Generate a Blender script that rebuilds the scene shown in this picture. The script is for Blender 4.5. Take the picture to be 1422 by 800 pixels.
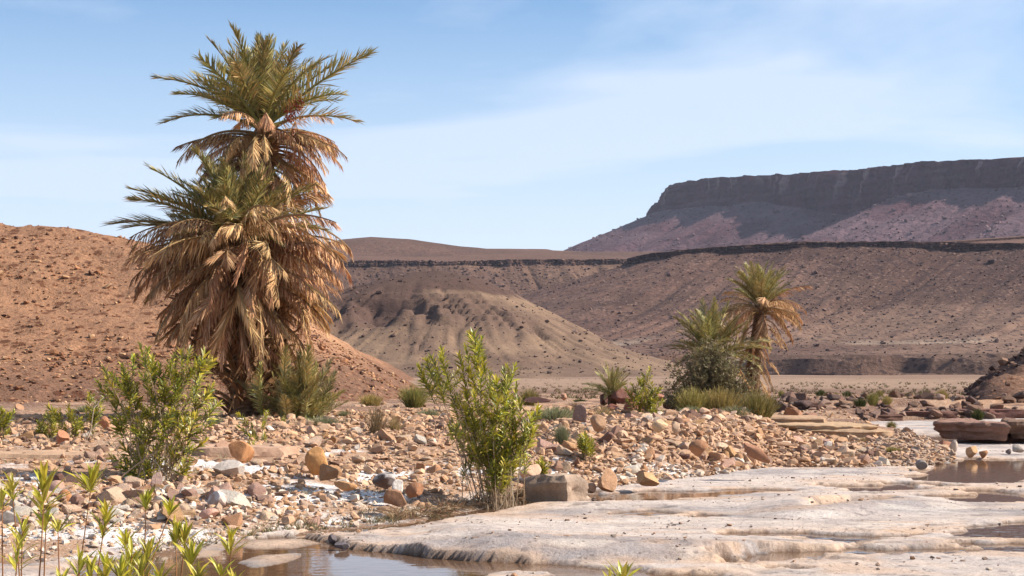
import bpy, math, random
import numpy as np
from mathutils import Vector, Matrix, Quaternion

scene = bpy.context.scene
for o in list(bpy.data.objects):
    bpy.data.objects.remove(o)
COL = scene.collection
R = math.radians
random.seed(11)
rng = np.random.default_rng(11)

# ------------------------------------------------------------------ camera, sky, sun, exposure
F = 2200.0          # focal length in pixels of the 1422 px wide photograph
CZ = 2.2            # eye height above the water
HY = 500.0          # row of the horizon
cam = bpy.data.cameras.new('camera')
cam.sensor_width = 36.0
cam.lens = 36.0 * F / 1422.0
cam.shift_y = (HY - 400.0) / 1422.0
cam.clip_start = 0.5
cam.clip_end = 60000
camo = bpy.data.objects.new('camera', cam)
camo.location = (0, 0, CZ)
camo.rotation_euler = (R(90), 0, 0)
COL.objects.link(camo)
scene.camera = camo

SUN_EL, SUN_AZ = 37.0, 3.0       # azimuth measured from +X towards +Y
sd = Vector((math.cos(R(SUN_EL)) * math.cos(R(SUN_AZ)), math.cos(R(SUN_EL)) * math.sin(R(SUN_AZ)), math.sin(R(SUN_EL))))
sl = bpy.data.lights.new('sun', 'SUN')
sl.energy = 5.0
sl.angle = R(0.53)
sl.color = (1.0, 0.93, 0.82)
so = bpy.data.objects.new('sun', sl)
so.rotation_euler = (-sd).to_track_quat('-Z', 'Y').to_euler()
so.location = (60, -10, 60)
COL.objects.link(so)

world = bpy.data.worlds.new('World')
scene.world = world
world.use_nodes = True
nt = world.node_tree
nt.nodes.clear()
out = nt.nodes.new('ShaderNodeOutputWorld')
bg = nt.nodes.new('ShaderNodeBackground')
bg.inputs['Strength'].default_value = 0.076
sky = nt.nodes.new('ShaderNodeTexSky')
sky.sky_type = 'NISHITA'
sky.sun_disc = False
sky.sun_elevation = R(SUN_EL)
sky.sun_rotation = R(90.0 - SUN_AZ)
sky.altitude = 900
sky.air_density = 1.0
sky.dust_density = 0.25
sky.ozone_density = 1.6
tc = nt.nodes.new('ShaderNodeTexCoord')
sep = nt.nodes.new('ShaderNodeSeparateXYZ')
nt.links.new(tc.outputs['Generated'], sep.inputs[0])
add = nt.nodes.new('ShaderNodeMath'); add.operation = 'ADD'; add.inputs[1].default_value = 0.16
mx = nt.nodes.new('ShaderNodeMath'); mx.operation = 'MAXIMUM'; mx.inputs[1].default_value = 0.0
nt.links.new(sep.outputs['Z'], mx.inputs[0]); nt.links.new(mx.outputs[0], add.inputs[0])
dv = nt.nodes.new('ShaderNodeVectorMath'); dv.operation = 'DIVIDE'
cmb = nt.nodes.new('ShaderNodeCombineXYZ')
for i in range(3):
    nt.links.new(add.outputs[0], cmb.inputs[i])
nt.links.new(tc.outputs['Generated'], dv.inputs[0]); nt.links.new(cmb.outputs[0], dv.inputs[1])
mp = nt.nodes.new('ShaderNodeMapping')
mp.inputs['Rotation'].default_value = (0, 0, R(-14))
mp.inputs['Scale'].default_value = (0.55, 1.0, 0.0)
mp.inputs['Location'].default_value = (3.1, 1.6, 0.0)
nt.links.new(dv.outputs[0], mp.inputs[0])
n1 = nt.nodes.new('ShaderNodeTexNoise')
n1.inputs['Scale'].default_value = 0.9; n1.inputs['Detail'].default_value = 7; n1.inputs['Roughness'].default_value = 0.52
n1.inputs['Distortion'].default_value = 0.7
nt.links.new(mp.outputs[0], n1.inputs['Vector'])
cr = nt.nodes.new('ShaderNodeMapRange')
cr.inputs['From Min'].default_value = 0.36; cr.inputs["From Max"].default_value = 0.60
cr.inputs['To Min'].default_value = 0.0; cr.inputs['To Max'].default_value = 0.78
nt.links.new(n1.outputs['Fac'], cr.inputs['Value'])
mixc = nt.nodes.new('ShaderNodeMix'); mixc.data_type = 'RGBA'
mixc.inputs[7].default_value = (5.4, 6.05, 7.2, 1)
veil = nt.nodes.new('ShaderNodeMapRange')          # thin bright haze that thickens towards the horizon all the way round
veil.inputs['From Min'].default_value = 0.02; veil.inputs['From Max'].default_value = 0.28
veil.inputs['To Min'].default_value = 0.98; veil.inputs['To Max'].default_value = 0.0
nt.links.new(mx.outputs[0], veil.inputs['Value'])
vm = nt.nodes.new('ShaderNodeMath'); vm.operation = 'MAXIMUM'
nt.links.new(cr.outputs[0], vm.inputs[0]); nt.links.new(veil.outputs[0], vm.inputs[1])
nt.links.new(vm.outputs[0], mixc.inputs[0]); hs = nt.nodes.new('ShaderNodeHueSaturation'); hs.inputs['Saturation'].default_value = 1.45; hs.inputs['Value'].default_value = 0.95
nt.links.new(sky.outputs[0], hs.inputs['Color']); nt.links.new(hs.outputs[0], mixc.inputs[6])
nt.links.new(mixc.outputs[2], bg.inputs['Color'])
nt.links.new(bg.outputs[0], out.inputs[0])

scene.view_settings.view_transform = 'Standard'
scene.view_settings.look = 'None'
scene.view_settings.exposure = 1.02
scene.view_settings.gamma = 1.0
scene.view_settings.use_curve_mapping = False
scene.cycles.max_bounces = 6
scene.cycles.transparent_max_bounces = 8

# ------------------------------------------------------------------ helpers
def S(r, g, b):
    f = lambda c: c / 12.92 if c <= 0.04045 else ((c + 0.055) / 1.055) ** 2.4
    return np.array([f(r / 255), f(g / 255), f(b / 255)])

def G(px, py, z=0.0):
    Y = (CZ - z) * F / (py - HY)
    return ((px - 711.0) / F * Y, Y)

def P(px, py, Y):
    return ((px - 711.0) / F * Y, CZ - (py - HY) / F * Y)

def sst(a, b, x):
    t = np.clip((x - a) / (b - a), 0, 1)
    return t * t * (3 - 2 * t)

def _hash(ix, iy, iz, seed):
    h = (ix.astype(np.int64) * 374761393 + iy.astype(np.int64) * 668265263 + iz.astype(np.int64) * 2147483647 + seed * 1274126177) & 0xffffffff
    h = ((h ^ (h >> 13)) * 1274126177) & 0xffffffff
    h = ((h ^ (h >> 16)) * 2246822519) & 0xffffffff
    h = h ^ (h >> 13)
    return (h & 0xffffff) / float(0xffffff) * 2 - 1

def vnoise(x, y, z=0.0, seed=0):
    x = np.asarray(x, float); y = np.asarray(y, float)
    z = np.broadcast_to(np.asarray(z, float), x.shape)
    ix, iy, iz = np.floor(x), np.floor(y), np.floor(z)
    fx, fy, fz = x - ix, y - iy, z - iz
    ux, uy, uz = [f * f * f * (f * (f * 6 - 15) + 10) for f in (fx, fy, fz)]
    def c(a, b, d):
        return _hash(ix + a, iy + b, iz + d, seed)
    flat = not np.any(fz)
    def layer(d):
        x0 = c(0, 0, d) * (1 - ux) + c(1, 0, d) * ux
        x1 = c(0, 1, d) * (1 - ux) + c(1, 1, d) * ux
        return x0 * (1 - uy) + x1 * uy
    if flat:
        return layer(0)
    return layer(0) * (1 - uz) + layer(1) * uz

def fbm(x, y, z=0.0, oct=4, seed=0, gain=0.5, lac=2.03):
    s = 0.0; a = 1.0; t = 0.0; f = 1.0
    for i in range(oct):
        s = s + a * vnoise(np.asarray(x) * f + 17.3 * i, np.asarray(y) * f - 9.1 * i, np.asarray(z) * f, seed + i)
        t += a; a *= gain; f *= lac
    return s / t

def ridged(x, y, z=0.0, oct=3, seed=0):
    s = 0.0; a = 1.0; t = 0.0; f = 1.0
    for i in range(oct):
        s = s + a * (1 - np.abs(vnoise(np.asarray(x) * f + 5.7 * i, np.asarray(y) * f, np.asarray(z) * f, seed + i)) * 2)
        t += a; a *= 0.5; f *= 2.1
    return s / t

def mesh_np(name, verts, faces, cols=None, smooth=False, mats=(), mat_idx=None):
    """faces: list of arrays (n,3)/(n,4)"""
    me = bpy.data.meshes.new(name)
    verts = np.asarray(verts, np.float32)
    faces = [np.asarray(f, np.int32) for f in faces if len(f)]
    nv = len(verts)
    me.vertices.add(nv)
    me.vertices.foreach_set('co', verts.ravel())
    loops = np.concatenate([f.ravel() for f in faces])
    tot = np.concatenate([np.full(len(f), f.shape[1], np.int32) for f in faces])
    start = np.concatenate([[0], np.cumsum(tot)[:-1]]).astype(np.int32)
    me.loops.add(len(loops)); me.loops.foreach_set('vertex_index', loops)
    me.polygons.add(len(tot)); me.polygons.foreach_set('loop_start', start); me.polygons.foreach_set('loop_total', tot)
    me.polygons.foreach_set('use_smooth', np.full(len(tot), smooth))
    for m in mats:
        me.materials.append(m)
    if mat_idx is not None:
        me.polygons.foreach_set('material_index', np.asarray(mat_idx, np.int32))
    if cols is not None:
        a = me.color_attributes.new('col', 'FLOAT_COLOR', 'POINT')
        c = np.ones((nv, 4), np.float32); c[:, :3] = np.clip(cols, 0, 1)
        a.data.foreach_set('color', c.ravel())
    me.update(calc_edges=True)
    me.validate()
    return me

def obj(name, me, parent=None, loc=None, label=None, cat=None, group=None, kind=None, mat=None):
    o = bpy.data.objects.new(name, me)
    COL.objects.link(o)
    if parent is not None:
        o.parent = parent
    if loc is not None:
        o.location = loc
    if mat is not None and me is not None and not me.materials:
        me.materials.append(mat)
    if label: o['label'] = label
    if cat: o['category'] = cat
    if group: o['group'] = group
    if kind: o['kind'] = kind
    return o

def thing(name, loc, label, cat, group=None):
    return obj(name, None, None, loc, label, cat, group)

class MB:
    """collects geometry pieces with vertex colours"""
    def __init__(s):
        s.v = []; s.c = []; s.t = []; s.q = []; s.n = 0
    def add(s, v, tris=None, quads=None, col=(1, 1, 1)):
        v = np.asarray(v, float)
        c = np.asarray(col, float)
        if c.ndim == 1:
            c = np.tile(c, (len(v), 1))
        s.v.append(v); s.c.append(c)
        if tris is not None and len(tris): s.t.append(np.asarray(tris, int) + s.n)
        if quads is not None and len(quads): s.q.append(np.asarray(quads, int) + s.n)
        s.n += len(v)
    def tube(s, pts, rad, sides=5, col=(1, 1, 1), cap=True):
        pts = np.asarray(pts, float); n = len(pts)
        rad = np.broadcast_to(np.asarray(rad, float), (n,))
        tan = np.gradient(pts, axis=0)
        tan /= np.linalg.norm(tan, axis=1)[:, None] + 1e-9
        ref = np.array([0.31, 0.87, 0.11])
        u = np.cross(tan, ref); u /= np.linalg.norm(u, axis=1)[:, None] + 1e-9
        w = np.cross(tan, u)
        a = np.arange(sides) / sides * 2 * np.pi
        ring = np.cos(a)[None, :, None] * u[:, None, :] + np.sin(a)[None, :, None] * w[:, None, :]
        v = (pts[:, None, :] + ring * rad[:, None, None]).reshape(-1, 3)
        i = np.arange(n - 1)[:, None] * sides; j = np.arange(sides)[None, :]; k = (j + 1) % sides
        q = np.stack([i + j, i + k, i + sides + k, i + sides + j], -1).reshape(-1, 4)
        c = np.asarray(col, float)
        if c.ndim == 2:
            c = np.repeat(c, sides, axis=0)
        t = None
        if cap:
            b = (n - 1) * sides
            t = [[b, b + m, b + m + 1] for m in range(1, sides - 1)]
        s.add(v, t, q, c)
    def mesh(s, name, smooth=False, mats=()):
        v = np.concatenate(s.v); c = np.concatenate(s.c)
        f = []
        if s.t: f.append(np.concatenate(s.t))
        if s.q: f.append(np.concatenate(s.q))
        return mesh_np(name, v, f, c, smooth, mats)

def grid_faces(nu, nv):
    i = np.arange(nu - 1)[:, None] * nv; j = np.arange(nv - 1)[None, :]
    return np.stack([i + j, i + j + 1, i + nv + j + 1, i + nv + j], -1).reshape(-1, 4)

# ------------------------------------------------------------------ materials
def make_mat(name, rough=0.9, noises=((3.0, 0.25),), bump=((8.0, 0.02),), objvar=0.0, huevar=0.0, trans=0.0, spec=0.3, attr=True, base=(0.5, 0.5, 0.5), coord='Object', dots=None):
    m = bpy.data.materials.new(name)
    m.use_nodes = True
    nt = m.node_tree; N = nt.nodes; L = nt.links
    b = N['Principled BSDF']
    b.inputs['Roughness'].default_value = rough
    b.inputs['Specular IOR Level'].default_value = spec
    tcn = N.new('ShaderNodeTexCoord')
    if coord == 'World':
        g = N.new('ShaderNodeNewGeometry'); vec = g.outputs['Position']
    else:
        vec = tcn.outputs[coord]
    if attr:
        a = N.new('ShaderNodeAttribute'); a.attribute_name = 'col'
        cur = a.outputs['Color']
    else:
        rgb = N.new('ShaderNodeRGB'); rgb.outputs[0].default_value = (*base, 1); cur = rgb.outputs[0]
    for sc, amt in noises:
        n = N.new('ShaderNodeTexNoise'); n.inputs['Scale'].default_value = sc; n.inputs['Detail'].default_value = 5; n.inputs['Roughness'].default_value = 0.65
        L.new(vec, n.inputs['Vector'])
        mr = N.new('ShaderNodeMapRange'); mr.inputs['From Min'].default_value = 0.25; mr.inputs['From Max'].default_value = 0.75
        mr.inputs['To Min'].default_value = 1 - amt; mr.inputs['To Max'].default_value = 1 + amt
        L.new(n.outputs['Fac'], mr.inputs['Value'])
        mu = N.new('ShaderNodeVectorMath'); mu.operation = 'SCALE'
        L.new(cur, mu.inputs[0]); L.new(mr.outputs[0], mu.inputs['Scale'])
        cur = mu.outputs[0]
    if dots:
        # small separate dark/light stones too far off to be picked apart
        for sc, thr, colr, amt in dots:
            v = N.new('ShaderNodeTexVoronoi'); v.inputs['Scale'].default_value = sc
            L.new(vec, v.inputs['Vector'])
            sx = N.new('ShaderNodeSeparateColor'); L.new(v.outputs['Color'], sx.inputs[0])
            gt = N.new('ShaderNodeMath'); gt.operation = 'GREATER_THAN'; gt.inputs[1].default_value = thr
            L.new(sx.outputs[0], gt.inputs[0])
            lt = N.new('ShaderNodeMapRange'); lt.inputs['From Min'].default_value = 0.42; lt.inputs['From Max'].default_value = 0.3
            L.new(v.outputs['Distance'], lt.inputs['Value'])
            mm = N.new('ShaderNodeMath'); mm.operation = 'MULTIPLY'; L.new(gt.outputs[0], mm.inputs[0]); L.new(lt.outputs[0], mm.inputs[1])
            m2 = N.new('ShaderNodeMath'); m2.operation = 'MULTIPLY'; m2.inputs[1].default_value = amt; L.new(mm.outputs[0], m2.inputs[0])
            mi = N.new('ShaderNodeMix'); mi.data_type = 'RGBA'; mi.inputs[7].default_value = (*colr, 1)
            L.new(m2.outputs[0], mi.inputs[0]); L.new(cur, mi.inputs[6])
            cur = mi.outputs[2]
    if objvar or huevar:
        oi = N.new('ShaderNodeObjectInfo')
        h = N.new('ShaderNodeHueSaturation')
        mr = N.new('ShaderNodeMapRange'); mr.inputs['To Min'].default_value = 1 - objvar; mr.inputs['To Max'].default_value = 1 + objvar
        L.new(oi.outputs['Random'], mr.inputs['Value']); L.new(mr.outputs[0], h.inputs['Value'])
        mm = N.new('ShaderNodeMath'); mm.operation = 'MULTIPLY'; mm.inputs[1].default_value = 7.31
        fr = N.new('ShaderNodeMath'); fr.operation = 'FRACT'
        L.new(oi.outputs['Random'], mm.inputs[0]); L.new(mm.outputs[0], fr.inputs[0])
        mh = N.new('ShaderNodeMapRange'); mh.inputs['To Min'].default_value = 0.5 - huevar; mh.inputs['To Max'].default_value = 0.5 + huevar
        L.new(fr.outputs[0], mh.inputs['Value']); L.new(mh.outputs[0], h.inputs['Hue'])
        L.new(cur, h.inputs['Color']); cur = h.outputs[0]
    L.new(cur, b.inputs['Base Color'])
    prev = None
    for sc, dist in bump:
        n = N.new('ShaderNodeTexNoise'); n.inputs['Scale'].default_value = sc; n.inputs['Detail'].default_value = 6; n.inputs['Roughness'].default_value = 0.7
        L.new(vec, n.inputs['Vector'])
        bp = N.new('ShaderNodeBump'); bp.inputs['Distance'].default_value = dist; bp.inputs['Strength'].default_value = 1.0
        L.new(n.outputs['Fac'], bp.inputs['Height'])
        if prev is not None: L.new(prev, bp.inputs['Normal'])
        prev = bp.outputs[0]
    if prev is not None: L.new(prev, b.inputs['Normal'])
    if trans > 0:
        t = N.new('ShaderNodeBsdfTranslucent'); L.new(cur, t.inputs['Color'])
        ms = N.new('ShaderNodeMixShader'); ms.inputs[0].default_value = trans
        L.new(b.outputs[0], ms.inputs[1]); L.new(t.outputs[0], ms.inputs[2])
        L.new(ms.outputs[0], N['Material Output'].inputs['Surface'])
    return m

M_bed = make_mat('bedrock', 0.7, ((2.2, .13), (9, .16), (40, .16)), ((4, .05), (18, .03), (70, .012)), coord='World', spec=0.3,
                  dots=((7, .88, tuple(S(120, 104, 98) * .5), .45), (15, .86, tuple(S(110, 94, 88) * .5), .5)))
M_bank = make_mat('gravel_soil', 0.95, ((1.5, .2), (11, .25), (50, .2)), ((14, .03), (60, .012)), coord='World', spec=0.15,
                  dots=((16, .5, tuple(S(170, 130, 105) * .7), .7), (23, .62, tuple(S(220, 205, 195) * .8), .6), (31, .6, tuple(S(90, 65, 50) * .7), .7)))
M_rock = make_mat('stone', 0.88, ((4, .2), (22, .16)), ((7, .03), (40, .008)), objvar=0.16, huevar=0.008, spec=0.2)
M_rubble = make_mat('rubble_stone', 0.9, ((6, .16),), ((25, .012),), spec=0.2)
M_hill = make_mat('red_hill', 0.97, ((.12, .12), (.9, .22), (5, .25)), ((.6, .35), (3, .12)), coord='World', spec=0.1,
                  dots=((1.6, .72, tuple(S(105, 62, 42) * .55), .75), (2.7, .7, tuple(S(110, 66, 45) * .6), .75), (4.3, .72, tuple(S(205, 150, 112) * .6), .6)))
M_mound = make_mat('grey_mound', 0.97, ((.06, .12), (.4, .12), (2.5, .12)), ((.35, .4), (1.5, .15)), coord='World', spec=0.1,
                   dots=((1.1, .86, tuple(S(70, 55, 52) * .6), .6),))
M_scarp = make_mat('scarp_scree', 0.97, ((.02, .15), (.12, .2), (.6, .25)), ((.12, 1.6), (.5, .7)), coord='World', spec=0.08,
                   dots=((.28, .74, tuple(S(72, 56, 58) * .55), .8), (.45, .72, tuple(S(70, 55, 55) * .55), .75), (.6, .8, tuple(S(170, 140, 125) * .6), .55)))
M_mesa = make_mat('mesa_rock', 0.97, ((.004, .12), (.03, .2), (.15, .2)), ((.03, 6), (.12, 2.0)), coord='World', spec=0.05,
                  dots=((.16, .8, tuple(S(75, 55, 62) * .6), .6), (.3, .75, tuple(S(80, 60, 66) * .6), .5)))
M_plain = make_mat('plain_ground', 0.97, ((.03, .1), (.3, .12), (2, .15)), ((1.2, .08), (6, .03)), coord='World', spec=0.1,
                   dots=((1.4, .84, tuple(S(95, 72, 58) * .55), .6), (2.6, .8, tuple(S(95, 72, 60) * .6), .6)))
M_frond = make_mat('palm_green', 0.5, (), (), objvar=0.22, huevar=0.018, trans=0.22, spec=0.4)
M_dry = make_mat('palm_dry', 0.8, (), (), objvar=0.28, huevar=0.012, trans=0.18, spec=0.2)
M_bark = make_mat('palm_bark', 0.95, ((9, .3), (40, .2)), ((18, .03), (60, .01)), spec=0.1)
M_leaf = make_mat('oleander_leaf', 0.42, (), (), objvar=0.15, huevar=0.015, trans=0.3, spec=0.45)
M_twig = make_mat('twig_bark', 0.85, ((20, .2),), (), objvar=0.12, spec=0.15)
M_shrub = make_mat('shrub_leaf', 0.7, (), (), objvar=0.14, huevar=0.012, trans=0.25, spec=0.25)
M_date = make_mat('date_fruit', 0.4, (), (), objvar=0.1, spec=0.5)

def water_mat():
    m = bpy.data.materials.new('pool_water'); m.use_nodes = True
    N = m.node_tree.nodes; L = m.node_tree.links; b = N['Principled BSDF']
    b.inputs['Base Color'].default_value = (.11, .062, .036, 1)
    b.inputs['Roughness'].default_value = .035
    b.inputs['IOR'].default_value = 1.36
    b.inputs['Specular IOR Level'].default_value = .55
    g = N.new('ShaderNodeNewGeometry')
    mpn = N.new('ShaderNodeMapping'); mpn.inputs['Scale'].default_value = (1.2, 2.2, 1)
    L.new(g.outputs['Position'], mpn.inputs[0])
    n = N.new('ShaderNodeTexNoise'); n.inputs['Scale'].default_value = 2.4; n.inputs['Detail'].default_value = 3
    L.new(mpn.outputs[0], n.inputs['Vector'])
    bp = N.new('ShaderNodeBump'); bp.inputs['Distance'].default_value = .012; bp.inputs['Strength'].default_value = .25
    L.new(n.outputs['Fac'], bp.inputs['Height']); L.new(bp.outputs[0], b.inputs['Normal'])
    return m
M_water = water_mat()

# ------------------------------------------------------------------ near ground: height functions
EDGE_X = np.array([-60, -20, -8, -5, -3.8, -3, -1.46, -.74, .33, 1.1, 1.8, 3.85, 5.4, 6.6, 8.2, 9.5, 10.2, 10.6, 11.0, 11.7, 14, 18.7, 30, 60])
EDGE_Y = np.array([13, 14.8, 15.6, 16.6, 17.9, 19.6, 21.2, 22.6, 25.0, 26.4, 27.0, 29.6, 31.8, 31.6, 32.2, 34, 36.5, 44, 50, 55, 57, 58.5, 60, 62])

def edge_y(x):
    return np.interp(x, EDGE_X, EDGE_Y)

def plain_z(y):
    return np.interp(y, [0, 50, 75, 120, 250, 450, 700, 3000, 40000], [.75, .74, .5, .15, -.8, -2.1, -3.2, -8, -60])

def bank_z(x, y, detail=True):
    x = np.asarray(x, float); y = np.asarray(y, float)
    d = y - edge_y(x) + .5 * fbm(x * .7, y * .7, oct=3, seed=3)
    zl = np.interp(d, [-3, -.4, 0, 1.5, 4, 8, 14, 22, 32, 60], [-.8, -.25, .0, .11, .27, .5, .66, .75, .84, .84])
    zr = np.interp(d, [-3, -.4, 0, .6, 2, 3.4, 5, 8, 20, 60], [-.8, -.25, .0, .1, .42, .78, .9, .88, .78, .74])
    zs = np.interp(d, [-3, -.4, 0, 1, 3, 6, 9, 20, 60], [-.8, -.25, .0, .14, .28, .34, .38, .45, .6])
    ze = np.interp(d, [-3, -.4, 0, .5, 1.6, 6, 20, 60], [-.8, -.25, .0, .25, .4, .5, .55, .55])
    w1 = sst(-1.6, 2.4, x); w2 = sst(5.2, 7.0, x); w3 = sst(10.5, 11.4, x)
    z = zl * (1 - w1) + zr * w1
    z = z * (1 - w2) + zs * w2
    z = z * (1 - w3) + ze * w3
    pl = plain_z(y)
    t = sst(44, 60, y) * (d > 0)
    z = z * (1 - t) + np.minimum(pl, np.where(d < 4, z, pl)) * t
    if detail:
        a = np.clip((d + .2) / 1.5, .15, 1)
        z = z + a * (.07 * fbm(x * .5, y * .5, oct=3, seed=8) + .045 * fbm(x * 2.1, y * 2.1, oct=3, seed=9))
    return z

def poly_sd(x, y, poly):
    """signed distance, negative inside"""
    poly = np.asarray(poly, float)
    n = len(poly); best = np.full(x.shape, 1e9); inside = np.zeros(x.shape, bool)
    for i in range(n):
        a = poly[i]; b = poly[(i + 1) % n]
        e = b - a; L2 = (e ** 2).sum() + 1e-12
        t = np.clip(((x - a[0]) * e[0] + (y - a[1]) * e[1]) / L2, 0, 1)
        best = np.minimum(best, np.hypot(x - a[0] - t * e[0], y - a[1] - t * e[1]))
        cr = (a[1] > y) != (b[1] > y)
        with np.errstate(divide='ignore', invalid='ignore'):
            xi = a[0] + (y - a[1]) / (b[1] - a[1]) * e[0]
        inside ^= cr & (x < xi)
    return np.where(inside, -best, best)

def gp(l):
    return [G(px, py) for px, py in l]

POOLS = [  # (outline at water level, edge steepness, roughness of the outline, depth)
    (gp([(100, 790), (160, 776), (240, 768), (330, 752), (395, 746), (440, 748), (470, 757), (500, 763), (560, 769), (600, 776), (650, 780), (700, 782), (760, 785), (840, 791), (905, 793), (840, 797), (700, 797), (650, 806), (640, 830), (600, 900), (100, 900)]), .10, .10, .12),
    (gp([(400, 748), (440, 735), (560, 727), (640, 711), (700, 699), (760, 688), (830, 684), (830, 690), (765, 697), (712, 706), (650, 719), (560, 736), (500, 743), (450, 748)]), .25, .12, .1),
    (gp([(815, 692), (850, 685), (930, 682), (1040, 680), (1110, 682), (1080, 687), (960, 693), (880, 698), (830, 697)]), .3, .2, .1),
    (gp([(1265, 662), (1310, 645), (1345, 637), (1422, 640), (1500, 645), (1500, 672), (1422, 668), (1340, 674), (1280, 670)]), .3, .35, .1),
    (gp([(1318, 742), (1345, 732), (1400, 726), (1500, 722), (1500, 752), (1410, 752), (1345, 750)]), .25, .2, .12),
    (gp([(985, 747), (1040, 741), (1110, 744), (1180, 746), (1260, 746), (1200, 752), (1110, 753), (1040, 750)]), .35, .3, .08),
    (gp([(1020, 778), (1110, 770), (1200, 765), (1300, 764), (1450, 757), (1450, 766), (1300, 773), (1180, 778), (1080, 783)]), .6, .5, .05),
    (gp([(1195, 612), (1245, 606), (1320, 606), (1320, 613), (1250, 617)]), .5, .4, .1),
    (gp([(1170, 677), (1250, 672), (1300, 676), (1240, 684), (1190, 684)]), .5, .5, .05),
    (gp([(780, 800), (900, 797), (1010, 798), (1010, 812), (780, 812)]), .3, .2, .06),
    (gp([(1300, 690), (1360, 684), (1440, 690), (1440, 700), (1350, 697)]), .5, .5, .05),
]
ISLANDS = [gp([(322, 757), (350, 751), (420, 750), (444, 755), (400, 761), (350, 762)]),
           gp([(330, 782), (358, 772), (415, 769), (420, 773), (392, 782), (350, 790)]),
           gp([(250, 765), (290, 756), (312, 760), (300, 772), (262, 775)])]
HOLLOW = gp([(1112, 709), (1130, 701), (1180, 698), (1240, 699), (1252, 703), (1225, 705), (1190, 707), (1150, 711), (1120, 713)])
HOLLOW2 = [gp([(835, 716), (870, 711), (905, 709), (960, 716), (900, 719)]), gp([(940, 718), (970, 714), (1010, 718), (975, 722)]),
           gp([(1160, 684), (1190, 681), (1225, 683), (1190, 686)]), gp([(1050, 745), (1080, 741), (1120, 743), (1080, 747)])]

def bed_z(x, y, with_masks=False):
    x = np.asarray(x, float); y = np.asarray(y, float)
    wob = fbm(x * .9, y * 1.3, oct=4, seed=21)
    z = .055 + .035 * fbm(x * .22, y * .45, oct=4, seed=22) + .014 * fbm(x * 1.1, y * 1.8, oct=3, seed=23)
    t = (fbm(x * .18 + 4, y * .42, oct=5, seed=24) + 1) * 9
    fl = np.floor(t); fr = t - fl
    z = z + .0085 * (fl + sst(.9, .97, fr) - 9) + .008 * fbm(x * 6, y * 7, oct=3, seed=26)
    dim = fbm(x * 2.3, y * 3.5, oct=3, seed=29)
    z = z - .03 * sst(.28, .6, dim)
    z = z * (1 - .4 * sst(1.5, 4, x))
    ck = np.abs(fbm(x * .45 + 9, y * 1.1, oct=5, seed=27)); ck = sst(.022, .004, ck) * sst(-.1, .2, fbm(x * .3, y * .3, oct=2, seed=28))
    z = z - .025 * ck
    z = np.maximum(z, .022 + .012 * wob)
    # thick edge of the slab along the near pool
    sd0 = poly_sd(x, y, POOLS[0][0])
    z = z + (.03 + .19 * sst(-1.4, -.1, x + .6 * wob)) * np.exp(-(np.clip(sd0, 0, 9) / 2.2) ** 2) * sst(16.9, 17.6, y + .15 * wob) * sst(-3.2, -1.6, x)
    stain = np.zeros_like(z)
    for poly, w, rgh, dep in POOLS:
        sdp = poly_sd(x, y, poly)
        sdp = sdp - .12 * (rgh > .25) + rgh * 1.5 * fbm(x * 1.7, y * 2.6, oct=5, seed=31) + rgh * .35 * fbm(x * 2.5, y * 11, oct=3, seed=37)
        k = sst(0, w * .35, sdp)
        z = z * k + (-.015) * (1 - k) - dep * (1 - sst(-.8, .0, sdp))
        stain = np.maximum(stain, np.exp(-np.clip(sdp, 0, 9) / (.25 + w)))
    for isl in ISLANDS:
        s = poly_sd(x, y, isl) + .12 * wob
        z = np.maximum(z, np.interp(s, [-.5, 0, .3], [.035, .012, -.1]))
    s = poly_sd(x, y, HOLLOW) + .06 * wob
    z = z + (.1 * sst(1.2, .1, s) - .13 * sst(.05, -.12, s))
    stain = np.maximum(stain, np.exp(-np.clip(s, 0, 9) / .25))
    for hpol in HOLLOW2:
        s = poly_sd(x, y, hpol) + .1 * wob
        z = z - .07 * sst(.06, -.1, s)
        stain = np.maximum(stain, .7 * np.exp(-np.clip(s, 0, 9) / .2))
    z = z - .7 * sst(.15, 1.3, y - edge_y(x) + .2 * wob)
    if with_masks:
        return z, stain, wob
    return z

def ground_z(x, y):
    return np.maximum(bank_z(x, y), bed_z(x, y))

# riverbed
xs = np.concatenate([np.arange(-9, 13, .06), np.arange(13, 34, .15)]); ys = np.concatenate([np.arange(5, 11, .3), np.arange(11, 24, .04), np.arange(24, 40, .07), np.arange(40, 62, .15)])
X, Y = np.meshgrid(xs, ys, indexing='ij')
Z, ST, WB = bed_z(X, Y, True)
Zb = bank_z(X, Y, False)
Z = np.where(Zb > .35, np.minimum(Z, Zb - .25), Z)
n1_ = fbm(X * .35, Y * .8, oct=4, seed=41); n2_ = fbm(X * 1.4, Y * 2.4, oct=4, seed=42); n3_ = fbm(X * .8, Y * 1.6, oct=5, seed=43)
cream = S(226, 207, 194) * .67; grey = S(198, 184, 178) * .57; orange = S(228, 186, 150) * .68; dark = S(124, 108, 102) * .5; white = S(236, 224, 212) * .74
C = cream[None, None] + (grey - cream) * sst(-.1, .45, n1_)[..., None]
C = C + (white - C) * (sst(.1, .5, n2_) * .6)[..., None]
C = C + (orange - C) * (np.clip(ST * 1.1 * sst(-.35, .3, n2_), 0, 1) * .75)[..., None]
C = C + (orange - C) * (sst(.2, .5, n3_) * .45)[..., None]
C = C + (dark - C) * (sst(.42, .62, fbm(X * 2.2, Y * 4.2, oct=4, seed=47)) * .5)[..., None]
C = C * (1 - .5 * sst(.035, .004, Z + .012 * n2_) * (Y > 0))[..., None]
muddy = S(120, 84, 58) * .55
C = np.where((Z < .0)[..., None], muddy[None, None], C)
V = np.stack([X, Y, Z], -1).reshape(-1, 3)
obj('riverbed', mesh_np('riverbed', V, [grid_faces(len(xs), len(ys))], C.reshape(-1, 3), True), kind='structure', mat=M_bed)

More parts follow.
